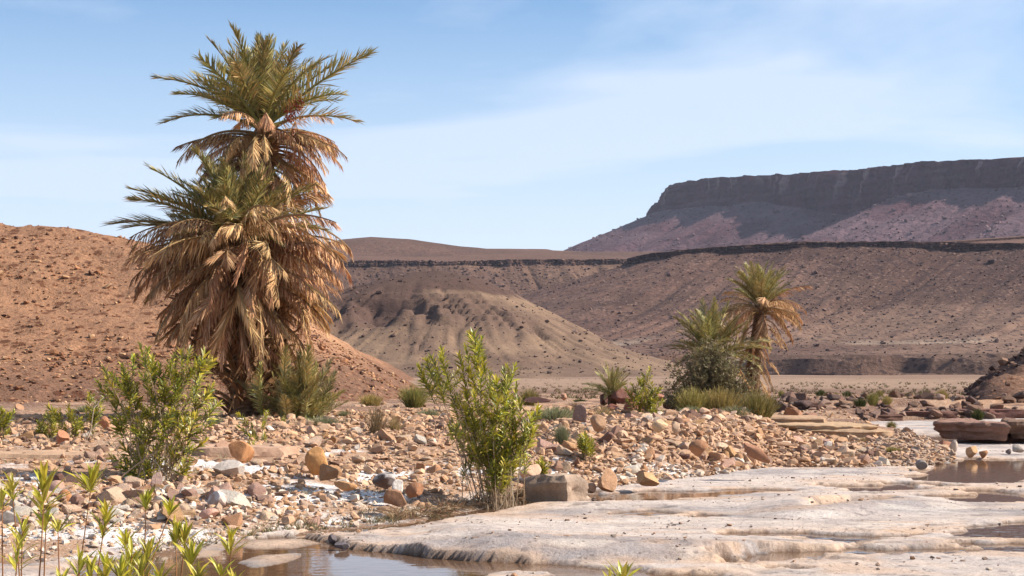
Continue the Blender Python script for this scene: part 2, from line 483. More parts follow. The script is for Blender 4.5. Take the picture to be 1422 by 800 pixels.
# river bank
xs = np.arange(-32, 34, .13); ys = np.concatenate([np.arange(10, 45, .11), np.arange(45, 80, .3)])
X, Y = np.meshgrid(xs, ys, indexing='ij')
Z = bank_z(X, Y)
D = Y - edge_y(X)
soil = S(196, 158, 128) * .6; crust = S(236, 228, 222) * .8; wet = S(140, 108, 84) * .55; sandy = S(205, 160, 125) * .58; dgrav = S(150, 112, 90) * .5
nn = fbm(X * .9, Y * .9, oct=4, seed=51)
C = soil[None, None] + (sandy - soil) * sst(-.3, .4, fbm(X * .2, Y * .2, oct=3, seed=52))[..., None]
lim = np.interp(X, [-12, -4, 0, 2, 4, 8], [8.5, 8, 5, 1.6, 1.3, .8])
kc = sst(0.05, .6, nn * 1.5 + .45 - np.abs(D - lim * .5) / lim) * (D > 0.1) * sst(11, 8.5, X)
C = C + (crust - C) * np.clip(kc, 0, 1)[..., None]
C = C + (wet - C) * (sst(.9, .1, D + .5 * nn) * .9)[..., None]
C = C + (dgrav - C) * (sst(38, 48, Y) * sst(.3, -.2, nn))[..., None]
V = np.stack([X, Y, Z], -1).reshape(-1, 3)
obj('river_bank', mesh_np('river_bank', V, [grid_faces(len(xs), len(ys))], C.reshape(-1, 3), True), kind='structure', mat=M_bank)

# pools
wv = np.array([(-40, 4, 0), (60, 4, 0), (60, 61, 0), (-40, 61, 0)], float)
obj('water', mesh_np('water', wv, [np.array([[0, 1, 2, 3]])]), kind='structure', mat=M_water)

# ground sheet to the horizon
ysr = np.concatenate([np.linspace(-1500, -60, 14), np.linspace(-50, 70, 13), np.arange(72, 200, 2.5), np.arange(200, 760, 8), np.geomspace(780, 5200, 22)])
us = np.concatenate([np.linspace(-6, -.5, 14), np.linspace(-.46, .46, 130), np.linspace(.5, 6, 14)])
U, Y = np.meshgrid(us, ysr, indexing='ij')
X = np.clip(U * np.maximum(np.abs(Y), 75), -5000, 5000)
Z = plain_z(np.maximum(Y, 0)) - .035
Z = np.where(Y < 73, Z * sst(60, 73, Y) + (-1.2) * (1 - sst(60, 73, Y)), Z)
far = sst(80, 140, Y)
Z = Z + far * (.35 * fbm(X * .02, Y * .02, oct=3, seed=61) + .1 * fbm(X * .15, Y * .15, oct=3, seed=62))
pc = S(188, 156, 132) * .50; pc2 = S(160, 126, 106) * .48
C = pc[None, None] + (pc2 - pc) * np.clip(sst(-.2, .35, fbm(X * .012, Y * .03, oct=4, seed=63)) * .7 + .6 * sst(140, 80, Y), 0, 1)[..., None]
V = np.stack([X, Y, Z], -1).reshape(-1, 3)
obj('ground', mesh_np('ground', V, [grid_faces(len(us), len(ysr))], C.reshape(-1, 3), True), kind='structure', mat=M_plain)

# ------------------------------------------------------------------ hills
def smin(a, b, k):
    h = np.clip(.5 + .5 * (b - a) / k, 0, 1)
    return b * (1 - h) + a * h - k * h * (1 - h)

def hill_left_z(x, y):
    n = fbm(x * .06, y * .06, oct=3, seed=71)
    foot_y = 53 + np.interp(x, [-60, -26, -12, -3.5, 0], [0, 0, 2, 8, 20])
    a = (y - foot_y) * .30 + 1.2 * n
    b = (-.071 * y - x + 1.3 * n) * .6
    crest = np.interp(x, [-80, -40, -30, -26, -24, -21.5, -19, -17, -12, 0], [11.7, 10.2, 9.2, 8.6, 8.25, 8.0, 7.5, 6.9, 6.2, 5.8])
    c = crest - np.clip(y - 92, 0, 200) * .05
    h = smin(smin(a, b, 1.2), c, .8)
    up = sst(0, 5, h)
    h = h + up * (.28 * fbm(x * .35, y * .35, oct=4, seed=73) + .3 * np.clip(ridged(x * .3, y * .3, 0, 3, 75), 0, 1) * sst(.5, .85, h / 9.0))
    h = h - up * .32 * np.clip(ridged(x * .16 + .05 * y + n, y * .035, 0, 3, 78), 0, 1) ** 2
    h = h + .12 * fbm(x * 1.3, y * 1.3, oct=3, seed=76)
    return h + .6

xs = np.arange(-72, 4, .35); ys = np.concatenate([np.arange(50, 104, .35), np.arange(104, 190, 2.5)])
X, Y = np.meshgrid(xs, ys, indexing='ij')
Z = hill_left_z(X, Y)
Z = np.where(Z < plain_z(Y) + .02, plain_z(Y) - 1.0, Z)
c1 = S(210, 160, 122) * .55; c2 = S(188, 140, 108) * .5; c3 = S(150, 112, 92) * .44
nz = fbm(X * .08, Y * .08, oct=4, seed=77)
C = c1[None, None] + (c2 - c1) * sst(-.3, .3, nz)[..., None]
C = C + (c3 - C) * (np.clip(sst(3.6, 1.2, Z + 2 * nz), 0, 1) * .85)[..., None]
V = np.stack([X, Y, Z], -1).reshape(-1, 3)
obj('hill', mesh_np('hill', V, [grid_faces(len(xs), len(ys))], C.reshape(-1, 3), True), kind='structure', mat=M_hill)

# dark rocky knoll at the right edge
def knoll_z(x, y):
    n = fbm(x * .25, y * .25, oct=4, seed=81)
    a = (x - .2935 * y + .9 * n) * .72
    b = (y - 63 + 1.5 * n - .35 * (x - 22)) * .24
    h = smin(smin(a, b, .5), 5.5 + n - np.clip(y - 90, 0, 99) * .4, 1.0)
    return h + .38 * fbm(x * .8, y * .8, oct=5, seed=83) + .25 * fbm(x * .3, y * .3 + 7, 0, 3, 85) + .45
xs = np.arange(18, 60, .3); ys = np.arange(58, 120, .35)
X, Y = np.meshgrid(xs, ys, indexing='ij')
Z = knoll_z(X, Y)
Z = np.where(Z < plain_z(Y) - .1, plain_z(Y) - 1.0, Z)
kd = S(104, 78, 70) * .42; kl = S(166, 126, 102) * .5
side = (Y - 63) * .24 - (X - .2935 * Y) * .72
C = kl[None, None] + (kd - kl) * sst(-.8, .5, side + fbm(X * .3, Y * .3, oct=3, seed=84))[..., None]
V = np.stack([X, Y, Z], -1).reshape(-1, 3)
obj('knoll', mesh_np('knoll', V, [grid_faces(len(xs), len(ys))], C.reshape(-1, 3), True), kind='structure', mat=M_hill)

# grey mound
MC = (-21.0, 430.0)
def mound_z(x, y, masks=False):
    dx = x - MC[0]; dy = y - MC[1]
    r = np.hypot(dx, dy); th = np.arctan2(dy, dx)
    Rr = 66 + 26 * sst(.2, 1, -np.cos(th)) + 8 * sst(.2, 1, -np.sin(th))
    s = r / Rr
    wn = fbm(x * .03, y * .03, oct=3, seed=91)
    s = s + .05 * wn
    h = 28.5 * np.interp(s, [0, .06, .18, .37, .55, .76, 1, 1.25, 1.6], [1.0, .985, .9, .70, .5, .28, .085, .0, -.12])
    # radial gullies
    a = th * 15 / (2 * np.pi)
    g1 = ridged(a * 1.35 + .7 * wn, s * .8, 0, 2, 92)
    g2 = ridged(a * 3.4 + .8 * wn, s * 1.8, 0, 2, 95)
    amp = sst(.12, .45, s) * sst(1.2, .7, s)
    gul = np.clip(g1, 0, 1) ** 3
    gul2 = np.clip(g2, 0, 1) ** 3
    gul3 = np.clip(ridged(a * 7.3 + 1.2 * wn, s * 2.5, 0, 2, 96), 0, 1) ** 2
    h = h - amp * (1.7 * gul + 1.1 * gul2 + 1.0 * gul3)
    # broken bench on the near left flank
    bl = sst(.9, .2, np.abs(th + 1.9)) * sst(.34, .40, s) * sst(.62, .5, s)
    h = h + bl * 4.0 * np.clip(fbm(x * .15, y * .08, oct=5, seed=97) * 1.7, -.8, 1)
    # broken rock ledges low on the near face
    lm = sst(1.35, .5, np.abs(th + 1.75)) * sst(.26, .36, s) * sst(.66, .52, s) * sst(-.15, .2, fbm(x * .08, y * .05, oct=3, seed=191))
    hq = (h + .8 * fbm(x * .1, y * .1, oct=3, seed=192)) / 1.5; fq = hq - np.floor(hq)
    h = h + lm * 1.1 * (sst(.62, .8, fq) - fq)
    h = h + .35 * fbm(x * .22, y * .22, oct=4, seed=98)
    if masks:
        return h - 1.9, s, th, gul, np.maximum(bl, lm)
    return h - 1.9
xs = np.arange(-135, 75, .75); ys = np.concatenate([np.arange(325, 440, .7), np.arange(440, 540, 3.0)])
X, Y = np.meshgrid(xs, ys, indexing='ij')
Z, Sx, TH, GU, BL = mound_z(X, Y, True)
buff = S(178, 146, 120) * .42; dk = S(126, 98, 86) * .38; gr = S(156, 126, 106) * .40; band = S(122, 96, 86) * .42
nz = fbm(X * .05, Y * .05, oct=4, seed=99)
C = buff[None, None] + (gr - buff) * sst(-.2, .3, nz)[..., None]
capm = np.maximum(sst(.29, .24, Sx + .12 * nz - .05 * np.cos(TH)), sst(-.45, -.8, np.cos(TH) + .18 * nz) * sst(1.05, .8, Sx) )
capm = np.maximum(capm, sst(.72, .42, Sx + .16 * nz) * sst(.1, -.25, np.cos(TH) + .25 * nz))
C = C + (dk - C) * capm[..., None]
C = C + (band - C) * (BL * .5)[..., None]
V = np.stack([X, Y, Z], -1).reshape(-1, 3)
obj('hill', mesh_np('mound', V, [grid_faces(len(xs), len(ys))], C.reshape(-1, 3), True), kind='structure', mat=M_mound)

def resample(pts, n):
    pts = np.asarray(pts, float)
    d = np.concatenate([[0], np.cumsum(np.linalg.norm(np.diff(pts[:, :2], axis=0), axis=1))])
    t = np.linspace(0, d[-1], n)
    p = np.stack([np.interp(t, d, pts[:, k]) for k in range(pts.shape[1])], -1)
    return p, t

def smooth1(a, k):
    if k < 2: return a
    ker = np.hanning(k + 2)[1:-1]; ker /= ker.sum()
    pad = np.concatenate([np.repeat(a[:1], k, 0), a, np.repeat(a[-1:], k, 0)])
    return np.stack([np.convolve(pad[:, i], ker, 'same')[k:-k] for i in range(a.shape[1])], -1)

def scarp(name, rim_px, n, cliff, talus_slope, foot_z, back, spur, cl_noise, cols, mat, sm=25, nt_=46, ncl=14, concave=1.3, seed=0, streak=False, bench=0.0):
    """a cliff line swept along its rim (px, py, Y [, cliff height]) with a talus apron in front and the tableland behind"""
    rim = []
    for q in rim_px:
        x, z = P(q[0], q[1], q[2]); rim.append((x, q[2], z, q[3] if len(q) > 3 else cliff))
    p, t = resample(rim, n)
    p = smooth1(p, sm)
    tan = np.gradient(p[:, :2], axis=0); tan /= np.linalg.norm(tan, axis=1)[:, None]
    nor = smooth1(np.stack([tan[:, 1], -tan[:, 0]], -1), sm * 3)
    nor /= np.linalg.norm(nor, axis=1)[:, None]
    rows = []; crow = []
    L = t
    def put(outd, z, col):
        xy = p[:, :2] + nor * outd[:, None]
        rows.append(np.column_stack([xy, z])); crow.append(col)
    ctop, ccl, ctal, cfoot, cpale = cols
    def mixn(a, b, k): return a[None] + (b - a)[None] * np.clip(k, 0, 1)[:, None]
    for bd, bz in back:
        put(np.full(n, -bd), p[:, 2] + bz + .02 * bd * 0 + cl_noise * .15 * vnoise(L * .02, np.full(n, bd * .01), seed=seed), mixn(ctop, ctop, np.zeros(n)))
    H = p[:, 3] * (1 + (.38 if cliff < 10 else .12) * np.clip(2 * fbm(L / (cl_noise * 14), np.zeros(n), oct=3, seed=seed + 33), -1, 1))
    rag = cl_noise * .16 * fbm(L / (cl_noise * 1.5), np.zeros(n), oct=4, seed=seed + 9)
    for i in range(ncl + 1):
        f = i / ncl
        z = p[:, 2] + rag * (1 - f) - H * f
        butt = fbm(L / (cl_noise * 3.2), z * .012, oct=3, seed=seed + 1) * 1.3 + .6 * np.abs(fbm(L / (cl_noise * .9), z * .02, oct=3, seed=seed + 2))
        ledge = .35 * vnoise(np.full(n, 3.3), z / (cliff * .16), seed=seed + 3) + .25 * vnoise(L / (cl_noise * 2), z / (cliff * .09), seed=seed + 4)
        outd = cl_noise * (butt * (.35 + .65 * min(1, f * 3)) + ledge * .6) + H * .2 * f + cl_noise * .35 * fbm(L / (cl_noise * .35), z / cliff, oct=2, seed=seed + 30)
        k = vnoise(L * .013, z * .05, seed=seed + 5) * .5 + .35 * vnoise(L * .08, z * .01, seed=seed + 6) + .5 * (vnoise(np.full(n, 7.7), z / (cliff * .12), seed=seed + 12))
        c = mixn(ccl, ctop, (.25 if cliff > 10 else .05) + k * (1 if cliff > 10 else .6))
        if streak:
            stx = sst(.5, .72, vnoise(L / 7.0, np.zeros(n), seed=seed + 7)) * sst(.0, .1, f) * sst(.62, .12, f + .3 * vnoise(L / 9.0, np.full(n, 2.0), seed=seed + 8))
            c = c + (cpale[None] - c) * (stx * .4)[:, None]
        put(outd, z, c)
        last_o, last_z = outd, z
    base_z = last_z; base_o = smooth1(last_o[:, None], 7)[:, 0]
    drop = base_z - foot_z
    run = drop / talus_slope
    for i in range(1, nt_ + 1):
        f = (i / nt_) ** 1.25
        sp = spur * (.65 * fbm(L / (spur * 5.5), np.full(n, f * 1.2), oct=3, seed=seed + 11) - .55 * np.clip(ridged(L / (spur * 3.4), np.full(n, f * .7), 0, 2, seed + 13), 0, 1) ** 2) * np.sin(np.pi * min(1, f * 1.15 + .03)) ** .8
        rough = .12 * spur * fbm(L / (spur * .5), np.full(n, f * 14), oct=4, seed=seed + 15) * min(1, 6 * f) * (1 - f * .7)
        fz = 1 - (1 - (1 - f) ** concave)
        z = foot_z + drop * fz + sp + rough
        if bench:
            bb = sst(.93, .90, np.full(n, f) + .012 * fbm(L / 40, np.zeros(n), oct=3, seed=seed + 19))
            z = z + bench * sst(.4, .9, f) * sst(1.0, .965, np.full(n, f) + .02 * fbm(L / 25, np.zeros(n), oct=3, seed=seed + 18)) 
        outd = base_o + run * f
        k = fbm(L * .009, np.full(n, f * 3), oct=4, seed=seed + 16)
        c = mixn(ctal, cfoot, .75 * f + 1.2 * k)
        c = c + (ccl[None] * .9 - c) * (sst(.05, .4, fbm(L * .006 + 3, np.full(n, f * 4.5), oct=4, seed=seed + 27)) * .6)[:, None]
        c = c + (ccl[None] - c) * (sst(.2, .5, fbm(L / (cl_noise * 6), np.full(n, f * 6), oct=3, seed=seed + 17)) * .45)[:, None]
        if bench:
            pt = sst(.35, .55, vnoise(L / 22, np.full(n, f * 9), seed=seed + 20)) * sst(.7, .85, f)
            c = c + (cpale[None] - c) * (pt * .8)[:, None]
            c = c + (ccl[None] * .85 - c) * (sst(.93, .96, f + .012 * fbm(L / 25, np.zeros(n), oct=3, seed=seed + 18)) * (1 - pt) * .4)[:, None]  # bench edge painted darker: its shade is put into the colour
        put(outd, z, c)
    put(base_o + run * 1.02, np.full(n, foot_z - 8.0), mixn(cfoot, cfoot, np.zeros(n)))
    V = np.concatenate([r[None] for r in rows]).transpose(1, 0, 2)
    C = np.concatenate([c[None] for c in crow]).transpose(1, 0, 2)
    nv = V.shape[1]
    me = mesh_np(name, V.reshape(-1, 3), [grid_faces(n, nv)], C.reshape(-1, 3), False)
    o = obj(name, me, kind='structure', mat=mat)
    return V

pb = S(176, 138, 116) * .5
E1 = scarp('escarpment', [(1010, 352, 1250), (900, 358, 1000), (868, 366, 850), (876, 358, 770), (900, 352, 735), (980, 344, 715), (1100, 336, 700), (1250, 335, 680), (1422, 338, 650), (1800, 330, 600), (2600, 320, 600)],
           900, 2.7, .215, -2.3, [(260, 10.0), (120, 3.0), (50, .8), (12, .4), (3, .1)], 3.2, 2.2,
           (S(150, 112, 94) * .44, S(108, 80, 72) * .40, S(146, 112, 98) * .41, S(170, 136, 116) * .43, S(196, 172, 150) * .55), M_scarp, sm=21, seed=100, concave=1.45, bench=5.5, nt_=70)
E2 = scarp('escarpment', [(-200, 366, 1000), (300, 366, 1010), (450, 365, 1010), (520, 361, 1015), (620, 363, 1020), (760, 360, 1030), (900, 360, 1040), (1050, 366, 1060), (1200, 372, 1060)],
           700, 3.0, .26, -2.0, [(420, 30.0), (330, 29.5), (250, 21.0), (150, 12.0), (60, 4), (15, .6), (4, .2)], 5.5, 3.0,
           (S(146, 110, 92) * .42, S(122, 92, 80) * .42, S(152, 118, 98) * .41, S(168, 134, 112) * .43, S(190, 160, 140) * .5), M_scarp, sm=9, seed=130, concave=1.3)
# rise behind the far rim
xs = np.linspace(-260, 170, 170); ys = np.linspace(1080, 1700, 60)
X, Y = np.meshgrid(xs, ys, indexing='ij')
pxs = X / 1350.0 * F + 711
crest = np.interp(pxs, [300, 400, 450, 480, 520, 570, 640, 700, 760, 830, 900], [345, 347, 341, 334, 330.5, 334, 344, 350, 353.5, 352, 352])
zc = CZ + (HY - crest) / F * 1350
t = sst(1060, 1350, Y)
Z = 66 + (zc - 66) * t - np.clip(Y - 1360, 0, 900) * .12 + .8 * fbm(X * .02, Y * .02, oct=4, seed=141)
C = np.tile(S(140, 106, 90) * .40, (X.size, 1)) * (1 + .15 * fbm(X * .01, Y * .01, oct=3, seed=142)).reshape(-1, 1)
obj('hill', mesh_np('far_hill', np.stack([X, Y, Z], -1).reshape(-1, 3), [grid_faces(len(xs), len(ys))], C, True), kind='structure', mat=M_scarp)

mesa = scarp('mesa', [(1150, 280, 3300, 10), (980, 288, 2800, 10), (925, 292, 2500, 10), (906, 296, 2400, 9), (911, 284, 2340, 18), (919, 267, 2290, 32), (936, 257, 2230, 40), (970, 249, 2150, 44), (1060, 242.5, 2040, 39), (1130, 239.5, 1960, 46), (1195, 234.5, 1900, 50), (1242, 228.5, 1850, 42), (1300, 224, 1790, 36), (1422, 218.5, 1690, 36), (1700, 205, 1500, 36), (2300, 190, 1300, 36)],
             1400, 34.0, .38, 20.0, [(500, -2), (120, -1), (40, -.5), (8, 0)], 17.0, 11.0,
             (S(124, 90, 88) * .4, S(150, 86, 94) * .21, S(140, 110, 114) * .45, S(144, 114, 118) * .44, S(205, 180, 172) * .5), M_mesa, sm=13, seed=160, concave=1.12, streak=True, nt_=60, ncl=20)  # cliff tone darkened towards purple, with its shade put into the colour

exec_marker = 0
# ------------------------------------------------------------------ stones
def icosphere(sub):
    t = (1 + 5 ** .5) / 2
    v = [(-1, t, 0), (1, t, 0), (-1, -t, 0), (1, -t, 0), (0, -1, t), (0, 1, t), (0, -1, -t), (0, 1, -t), (t, 0, -1), (t, 0, 1), (-t, 0, -1), (-t, 0, 1)]
    v = [np.array(a) / np.linalg.norm(a) for a in v]
    f = [(0, 11, 5), (0, 5, 1), (0, 1, 7), (0, 7, 10), (0, 10, 11), (1, 5, 9), (5, 11, 4), (11, 10, 2), (10, 7, 6), (7, 1, 8), (3, 9, 4), (3, 4, 2), (3, 2, 6), (3, 6, 8), (3, 8, 9), (4, 9, 5), (2, 4, 11), (6, 2, 10), (8, 6, 7), (9, 8, 1)]
    for _ in range(sub):
        cache = {}; nf = []
        def mid(a, b):
            k = (min(a, b), max(a, b))
            if k not in cache:
                m = v[a] + v[b]; v.append(m / np.linalg.norm(m)); cache[k] = len(v) - 1
            return cache[k]
        for a, b, c in f:
            ab, bc, ca = mid(a, b), mid(b, c), mid(c, a)
            nf += [(a, ab, ca), (b, bc, ab), (c, ca, bc), (ab, bc, ca)]
        f = nf
    return np.array(v), np.array(f)
ICO = {s: icosphere(s) for s in (1, 2, 3)}

def rock_shape(sub, r, cuts=9, depth=(.5, .85), noise=.06, seed=0, rounding=0.0):
    v, f = ICO[sub]; v = v.copy()
    for _ in range(cuts):
        n = r.normal(size=3); n /= np.linalg.norm(n)
        d = r.uniform(*depth)
        k = v @ n - d
        m = k > 0
        v[m] -= np.outer(k[m], n) * (1 - rounding)
    v *= (1 + noise * fbm(v[:, 0] * 1.6 + seed, v[:, 1] * 1.6, v[:, 2] * 1.6 + .5, oct=3, seed=seed))[:, None]
    e = np.abs(v).max(axis=0)
    return v / e, f

rr = np.random.default_rng(5)
SH1 = [rock_shape(1, rr, 7, (.28, .55), .05, i)[0] for i in range(30)]
F1 = ICO[1][1]
TAN = [S(214, 170, 132), S(208, 160, 120), S(200, 156, 124), S(220, 182, 148), S(190, 150, 122), S(206, 166, 142), S(202, 150, 108), S(182, 144, 120), S(224, 192, 162)]
WHITE = [S(238, 224, 208), S(230, 210, 190), S(222, 200, 180), S(234, 220, 204)]
DARK = [S(140, 104, 88), S(126, 96, 84), S(150, 114, 98), S(116, 90, 82)]

cand = []     # x, y, size, cls
def scatter(n, xr, yr, size, dens, seed):
    g = np.random.default_rng(seed)
    x = g.uniform(*xr, n); y = g.uniform(*yr, n)
    keep = g.random(n) < dens(x, y)
    x, y = x[keep], y[keep]
    s = size(g, len(x), x, y)
    return x, y, s
def d_of(x, y): return y - edge_y(x)

sets = []
# left pebble field
def dens_left(x, y):
    d = d_of(x, y); n = fbm(x * .35, y * .35, oct=3, seed=201)
    return sst(2.3, 4.5, d + 1.2 * n) * sst(27, 22, d) * sst(-18, -15, x) * sst(3.5, 1.5, x) * np.clip(.8 + .6 * n, .3, 1) * sst(45.5, 43, y) * (.28 + .72 * sst(26, 36, y + 3 * n) + .5 * sst(24.5, 21.5, y))
def size_left(g, n, x, y):
    return np.clip(.062 * np.exp(g.normal(0, .45, n)), .028, .17)
sets.append(scatter(38000, (-18, 3.5), (17, 46), size_left, dens_left, 1))
# gravel with salt in front of the field
def dens_gr(x, y):
    d = d_of(x, y); n = fbm(x * .5, y * .5, oct=3, seed=203)
    return sst(-.1, .6, d + .3 * n) * sst(9, 6, d) * sst(-10, -6, x + 2 * n) * sst(4, 2, x) * np.clip(.7 + .7 * n, .12, 1)
sets.append(scatter(34000, (-10, 4), (17, 33), lambda g, n, x, y: np.clip(.03 * np.exp(g.normal(0, .55, n)), .012, .13), dens_gr, 2))
# rubble slope on the right
def dens_right(x, y):
    d = d_of(x, y)
    return sst(.0, .5, d) * sst(7.5, 5.5, d) * sst(.2, 1.4, x) * sst(8.2, 6.6, x)
sets.append(scatter(19000, (.2, 8.3), (25, 40), lambda g, n, x, y: np.clip(.066 * np.exp(g.normal(0, .48, n)), .03, .2), dens_right, 3))
# gravel spit
def dens_spit(x, y):
    d = d_of(x, y)
    return sst(-.15, .15, d) * sst(6, 4.5, d) * sst(5.8, 6.6, x) * sst(11.2, 10.3, x)
sets.append(scatter(5200, (5.8, 11.3), (31, 43), lambda g, n, x, y: np.clip(.05 * np.exp(g.normal(0, .4, n)), .03, .16), dens_spit, 4))
# far gravel behind the ledge and loose stones on the plain edge
def dens_far(x, y):
    n = fbm(x * .2, y * .2, oct=3, seed=207)
    return sst(5.5, 7, x) * sst(11, 10, x) * .8 * (y > 44) + .22 * sst(.0, .4, n) * (x < 6)
sets.append(scatter(3500, (-20, 11), (44, 58), lambda g, n, x, y: np.clip(.055 * np.exp(g.normal(0, .45, n)), .03, .16), dens_far, 5))
sx = np.concatenate([s[0] for s in sets]); sy = np.concatenate([s[1] for s in sets]); ss = np.concatenate([s[2] for s in sets])
sset = np.concatenate([np.full(len(s[0]), i) for i, s in enumerate(sets)])
sz = ground_z(sx, sy)
g = np.random.default_rng(77)
# keep stones off the hero rocks and the stems
KEEP = [(*G(440, 664, .38), .45), (*G(772, 694, .06), .75), (*G(322, 655, .42), .5)]
ok = sz > .0
for kx, ky, kr in KEEP:
    ok &= np.hypot(sx - kx, sy - ky) > kr
sx, sy, ss, sz, sset = sx[ok], sy[ok], ss[ok], sz[ok], sset[ok]
# colour of each stone; stones low on the bank carry salt crust
salt = fbm(sx * .9, sy * .9, oct=3, seed=211) + .8 - d_of(sx, sy) / np.interp(sx, [-10, 0, 2, 8], [9, 7, 2.2, 1.6])
iswhite = (g.random(len(sx)) < np.clip(salt * .6, .025, .6)) & (sset != 3)
isdark = g.random(len(sx)) < .08
ci = g.integers(0, 9, len(sx)); wi = g.integers(0, 4, len(sx)); di = g.integers(0, 4, len(sx))
scol = np.array(TAN)[ci]
scol = np.where(iswhite[:, None], np.array(WHITE)[wi], scol)
scol = np.where((isdark & ~iswhite)[:, None], np.array(DARK)[di], scol)
grey = (sset == 3) & (g.random(len(sx)) < .5)
scol = np.where(grey[:, None], np.array([S(178, 160, 148), S(190, 170, 150), S(160, 146, 138)])[g.integers(0, 3, len(sx))], scol)
dusty = S(212, 172, 138)
scol = dusty + (scol - dusty) * np.where(iswhite | isdark, .8, .55)[:, None]
scol = scol * .64 * g.uniform(.86, 1.12, (len(sx), 1))
ss = ss * np.clip(1.0 + .55 * fbm(sx * .55, sy * .55, oct=3, seed=215), .6, 1.5)
proj = ss / sy
pxc = 711 + sx / sy * F; pyc = HY - (sz - CZ) / sy * F
inview = (pxc > 4) & (pxc < 1418) & (pyc < 790)
order = np.argsort(-np.where(inview, proj, 0))
NBIG = 240
big = np.zeros(len(sx), bool); big[order[:NBIG]] = True
sq = g.uniform(.38, .82, len(sx)); el = g.uniform(.6, 1.2, (len(sx), 2))
def rotz_tilt(gen, n):
    a = gen.uniform(0, 2 * np.pi, n); t = gen.normal(0, .3, n); b = gen.uniform(0, 2 * np.pi, n)
    q = np.stack([np.cos(a / 2), np.zeros(n), np.zeros(n), np.sin(a / 2)], -1)
    return a, t, b
def scatter_mesh(name, x, y, z, s, sqv, elv, col, shapes, faces, seed, sink=.32):
    gen = np.random.default_rng(seed)
    n = len(x); nvs = len(shapes[0])
    SH = np.array(shapes)[gen.integers(0, len(shapes), n)]
    sc = np.stack([s * elv[:, 0], s * elv[:, 1], s * sqv], -1)
    v = SH * sc[:, None, :]
    a = gen.uniform(0, 2 * np.pi, n); t = gen.normal(0, .35, n); b = gen.uniform(0, 2 * np.pi, n)
    ca, sa = np.cos(a)[:, None], np.sin(a)[:, None]
    v = np.stack([v[..., 0] * ca - v[..., 1] * sa, v[..., 0] * sa + v[..., 1] * ca, v[..., 2]], -1)
    ct, st_ = np.cos(t)[:, None], np.sin(t)[:, None]
    v = np.stack([v[..., 0] * ct + v[..., 2] * st_, v[..., 1], -v[..., 0] * st_ + v[..., 2] * ct], -1)
    cb, sb = np.cos(b)[:, None], np.sin(b)[:, None]
    v = np.stack([v[..., 0] * cb - v[..., 1] * sb, v[..., 0] * sb + v[..., 1] * cb, v[..., 2]], -1)
    v += np.stack([x, y, z + s * sqv * (1 - 2 * sink)], -1)[:, None, :]
    fc = (faces[None] + (np.arange(n) * nvs)[:, None, None]).reshape(-1, 3)
    return mesh_np(name, v.reshape(-1, 3), [fc], np.repeat(col, nvs, axis=0), False)
# low-poly hull for the smallest stones
O8 = np.array([(1, 0, 0), (0, 1, 0), (-1, 0, 0), (0, -1, 0), (.6, .6, .75), (-.6, .6, .7), (-.6, -.6, .75), (.6, -.6, .7), (0, 0, -.8)], float)
O8F = np.array([(0, 1, 4), (1, 2, 5), (2, 3, 6), (3, 0, 7), (1, 5, 4), (2, 6, 5), (3, 7, 6), (0, 4, 7), (4, 5, 6), (4, 6, 7), (0, 8, 1), (1, 8, 2), (2, 8, 3), (3, 8, 0)])
SH0 = [O8 * (1 + .22 * rr.normal(size=(9, 3))) for _ in range(30)]
m1 = ~big & (proj > .0016); m0 = ~big & ~m1
obj('rubble', scatter_mesh('rubble', sx[m1], sy[m1], sz[m1], ss[m1], sq[m1], el[m1], scol[m1], SH1, F1, 31), kind='stuff', mat=M_rubble)
obj('gravel', scatter_mesh('gravel', sx[m0], sy[m0], sz[m0], ss[m0], sq[m0], el[m0], scol[m0], SH0, O8F, 32), kind='stuff', mat=M_rubble)

# individual stones
SH2 = {}
for i in range(10):
    v, f = rock_shape(2, rr, 8 + i % 4, (.3, .58), .04, 40 + i, rounding=.03)
    SH2[i] = (v, f)
def tint_mesh(i, colkey, col, cache={}):
    k = (i, colkey)
    if k not in cache:
        v, f = SH2[i]
        cc = np.tile(col, (len(v), 1)) * (1 + .12 * fbm(v[:, 0] * 2 + i, v[:, 1] * 2, v[:, 2] * 2 + .3, oct=2, seed=i))[:, None]
        cache[k] = mesh_np('stone', v, [f], cc, False, (M_rock,))
    return cache[k]
STONES = []; LAND = []
CUT = set('perched under touching between in lying with leaning beside right behind at on of below tucked halfway slanting squeezed before half left standing against growing'.split())
def short_name(l):
    o = []
    for w in l.split():
        if w in CUT: break
        o.append(w)
    return ' '.join(o)
KINDS = {'white': (S(234, 218, 200) * .64, 'whitish'), 'tan': (S(212, 168, 132) * .62, 'tan'), 'orange': (S(210, 160, 118) * .62, 'orange brown'),
         'pink': (S(206, 166, 144) * .62, 'pinkish grey'), 'dark': (S(142, 108, 92) * .58, 'dark brown'), 'pale': (S(224, 190, 160) * .64, 'pale buff')}
def zone(px, py, x):
    if x > 5.9: return 'lying in the low gravel bar by the right pool', 'stones in the gravel bar'
    if x > .9: return 'on the steep rubble slope right of the tall middle bush', 'stones on the rubble slope'
    if py > 650: return 'in the salty gravel between the pebble field and the pool', 'stones in the salty gravel'
    if px < 320: return 'in the pebble field around the leafy bush on the left', 'stones around the left bush'
    return 'in the pebble field between the palm foot and the middle bush', 'stones below the palm'
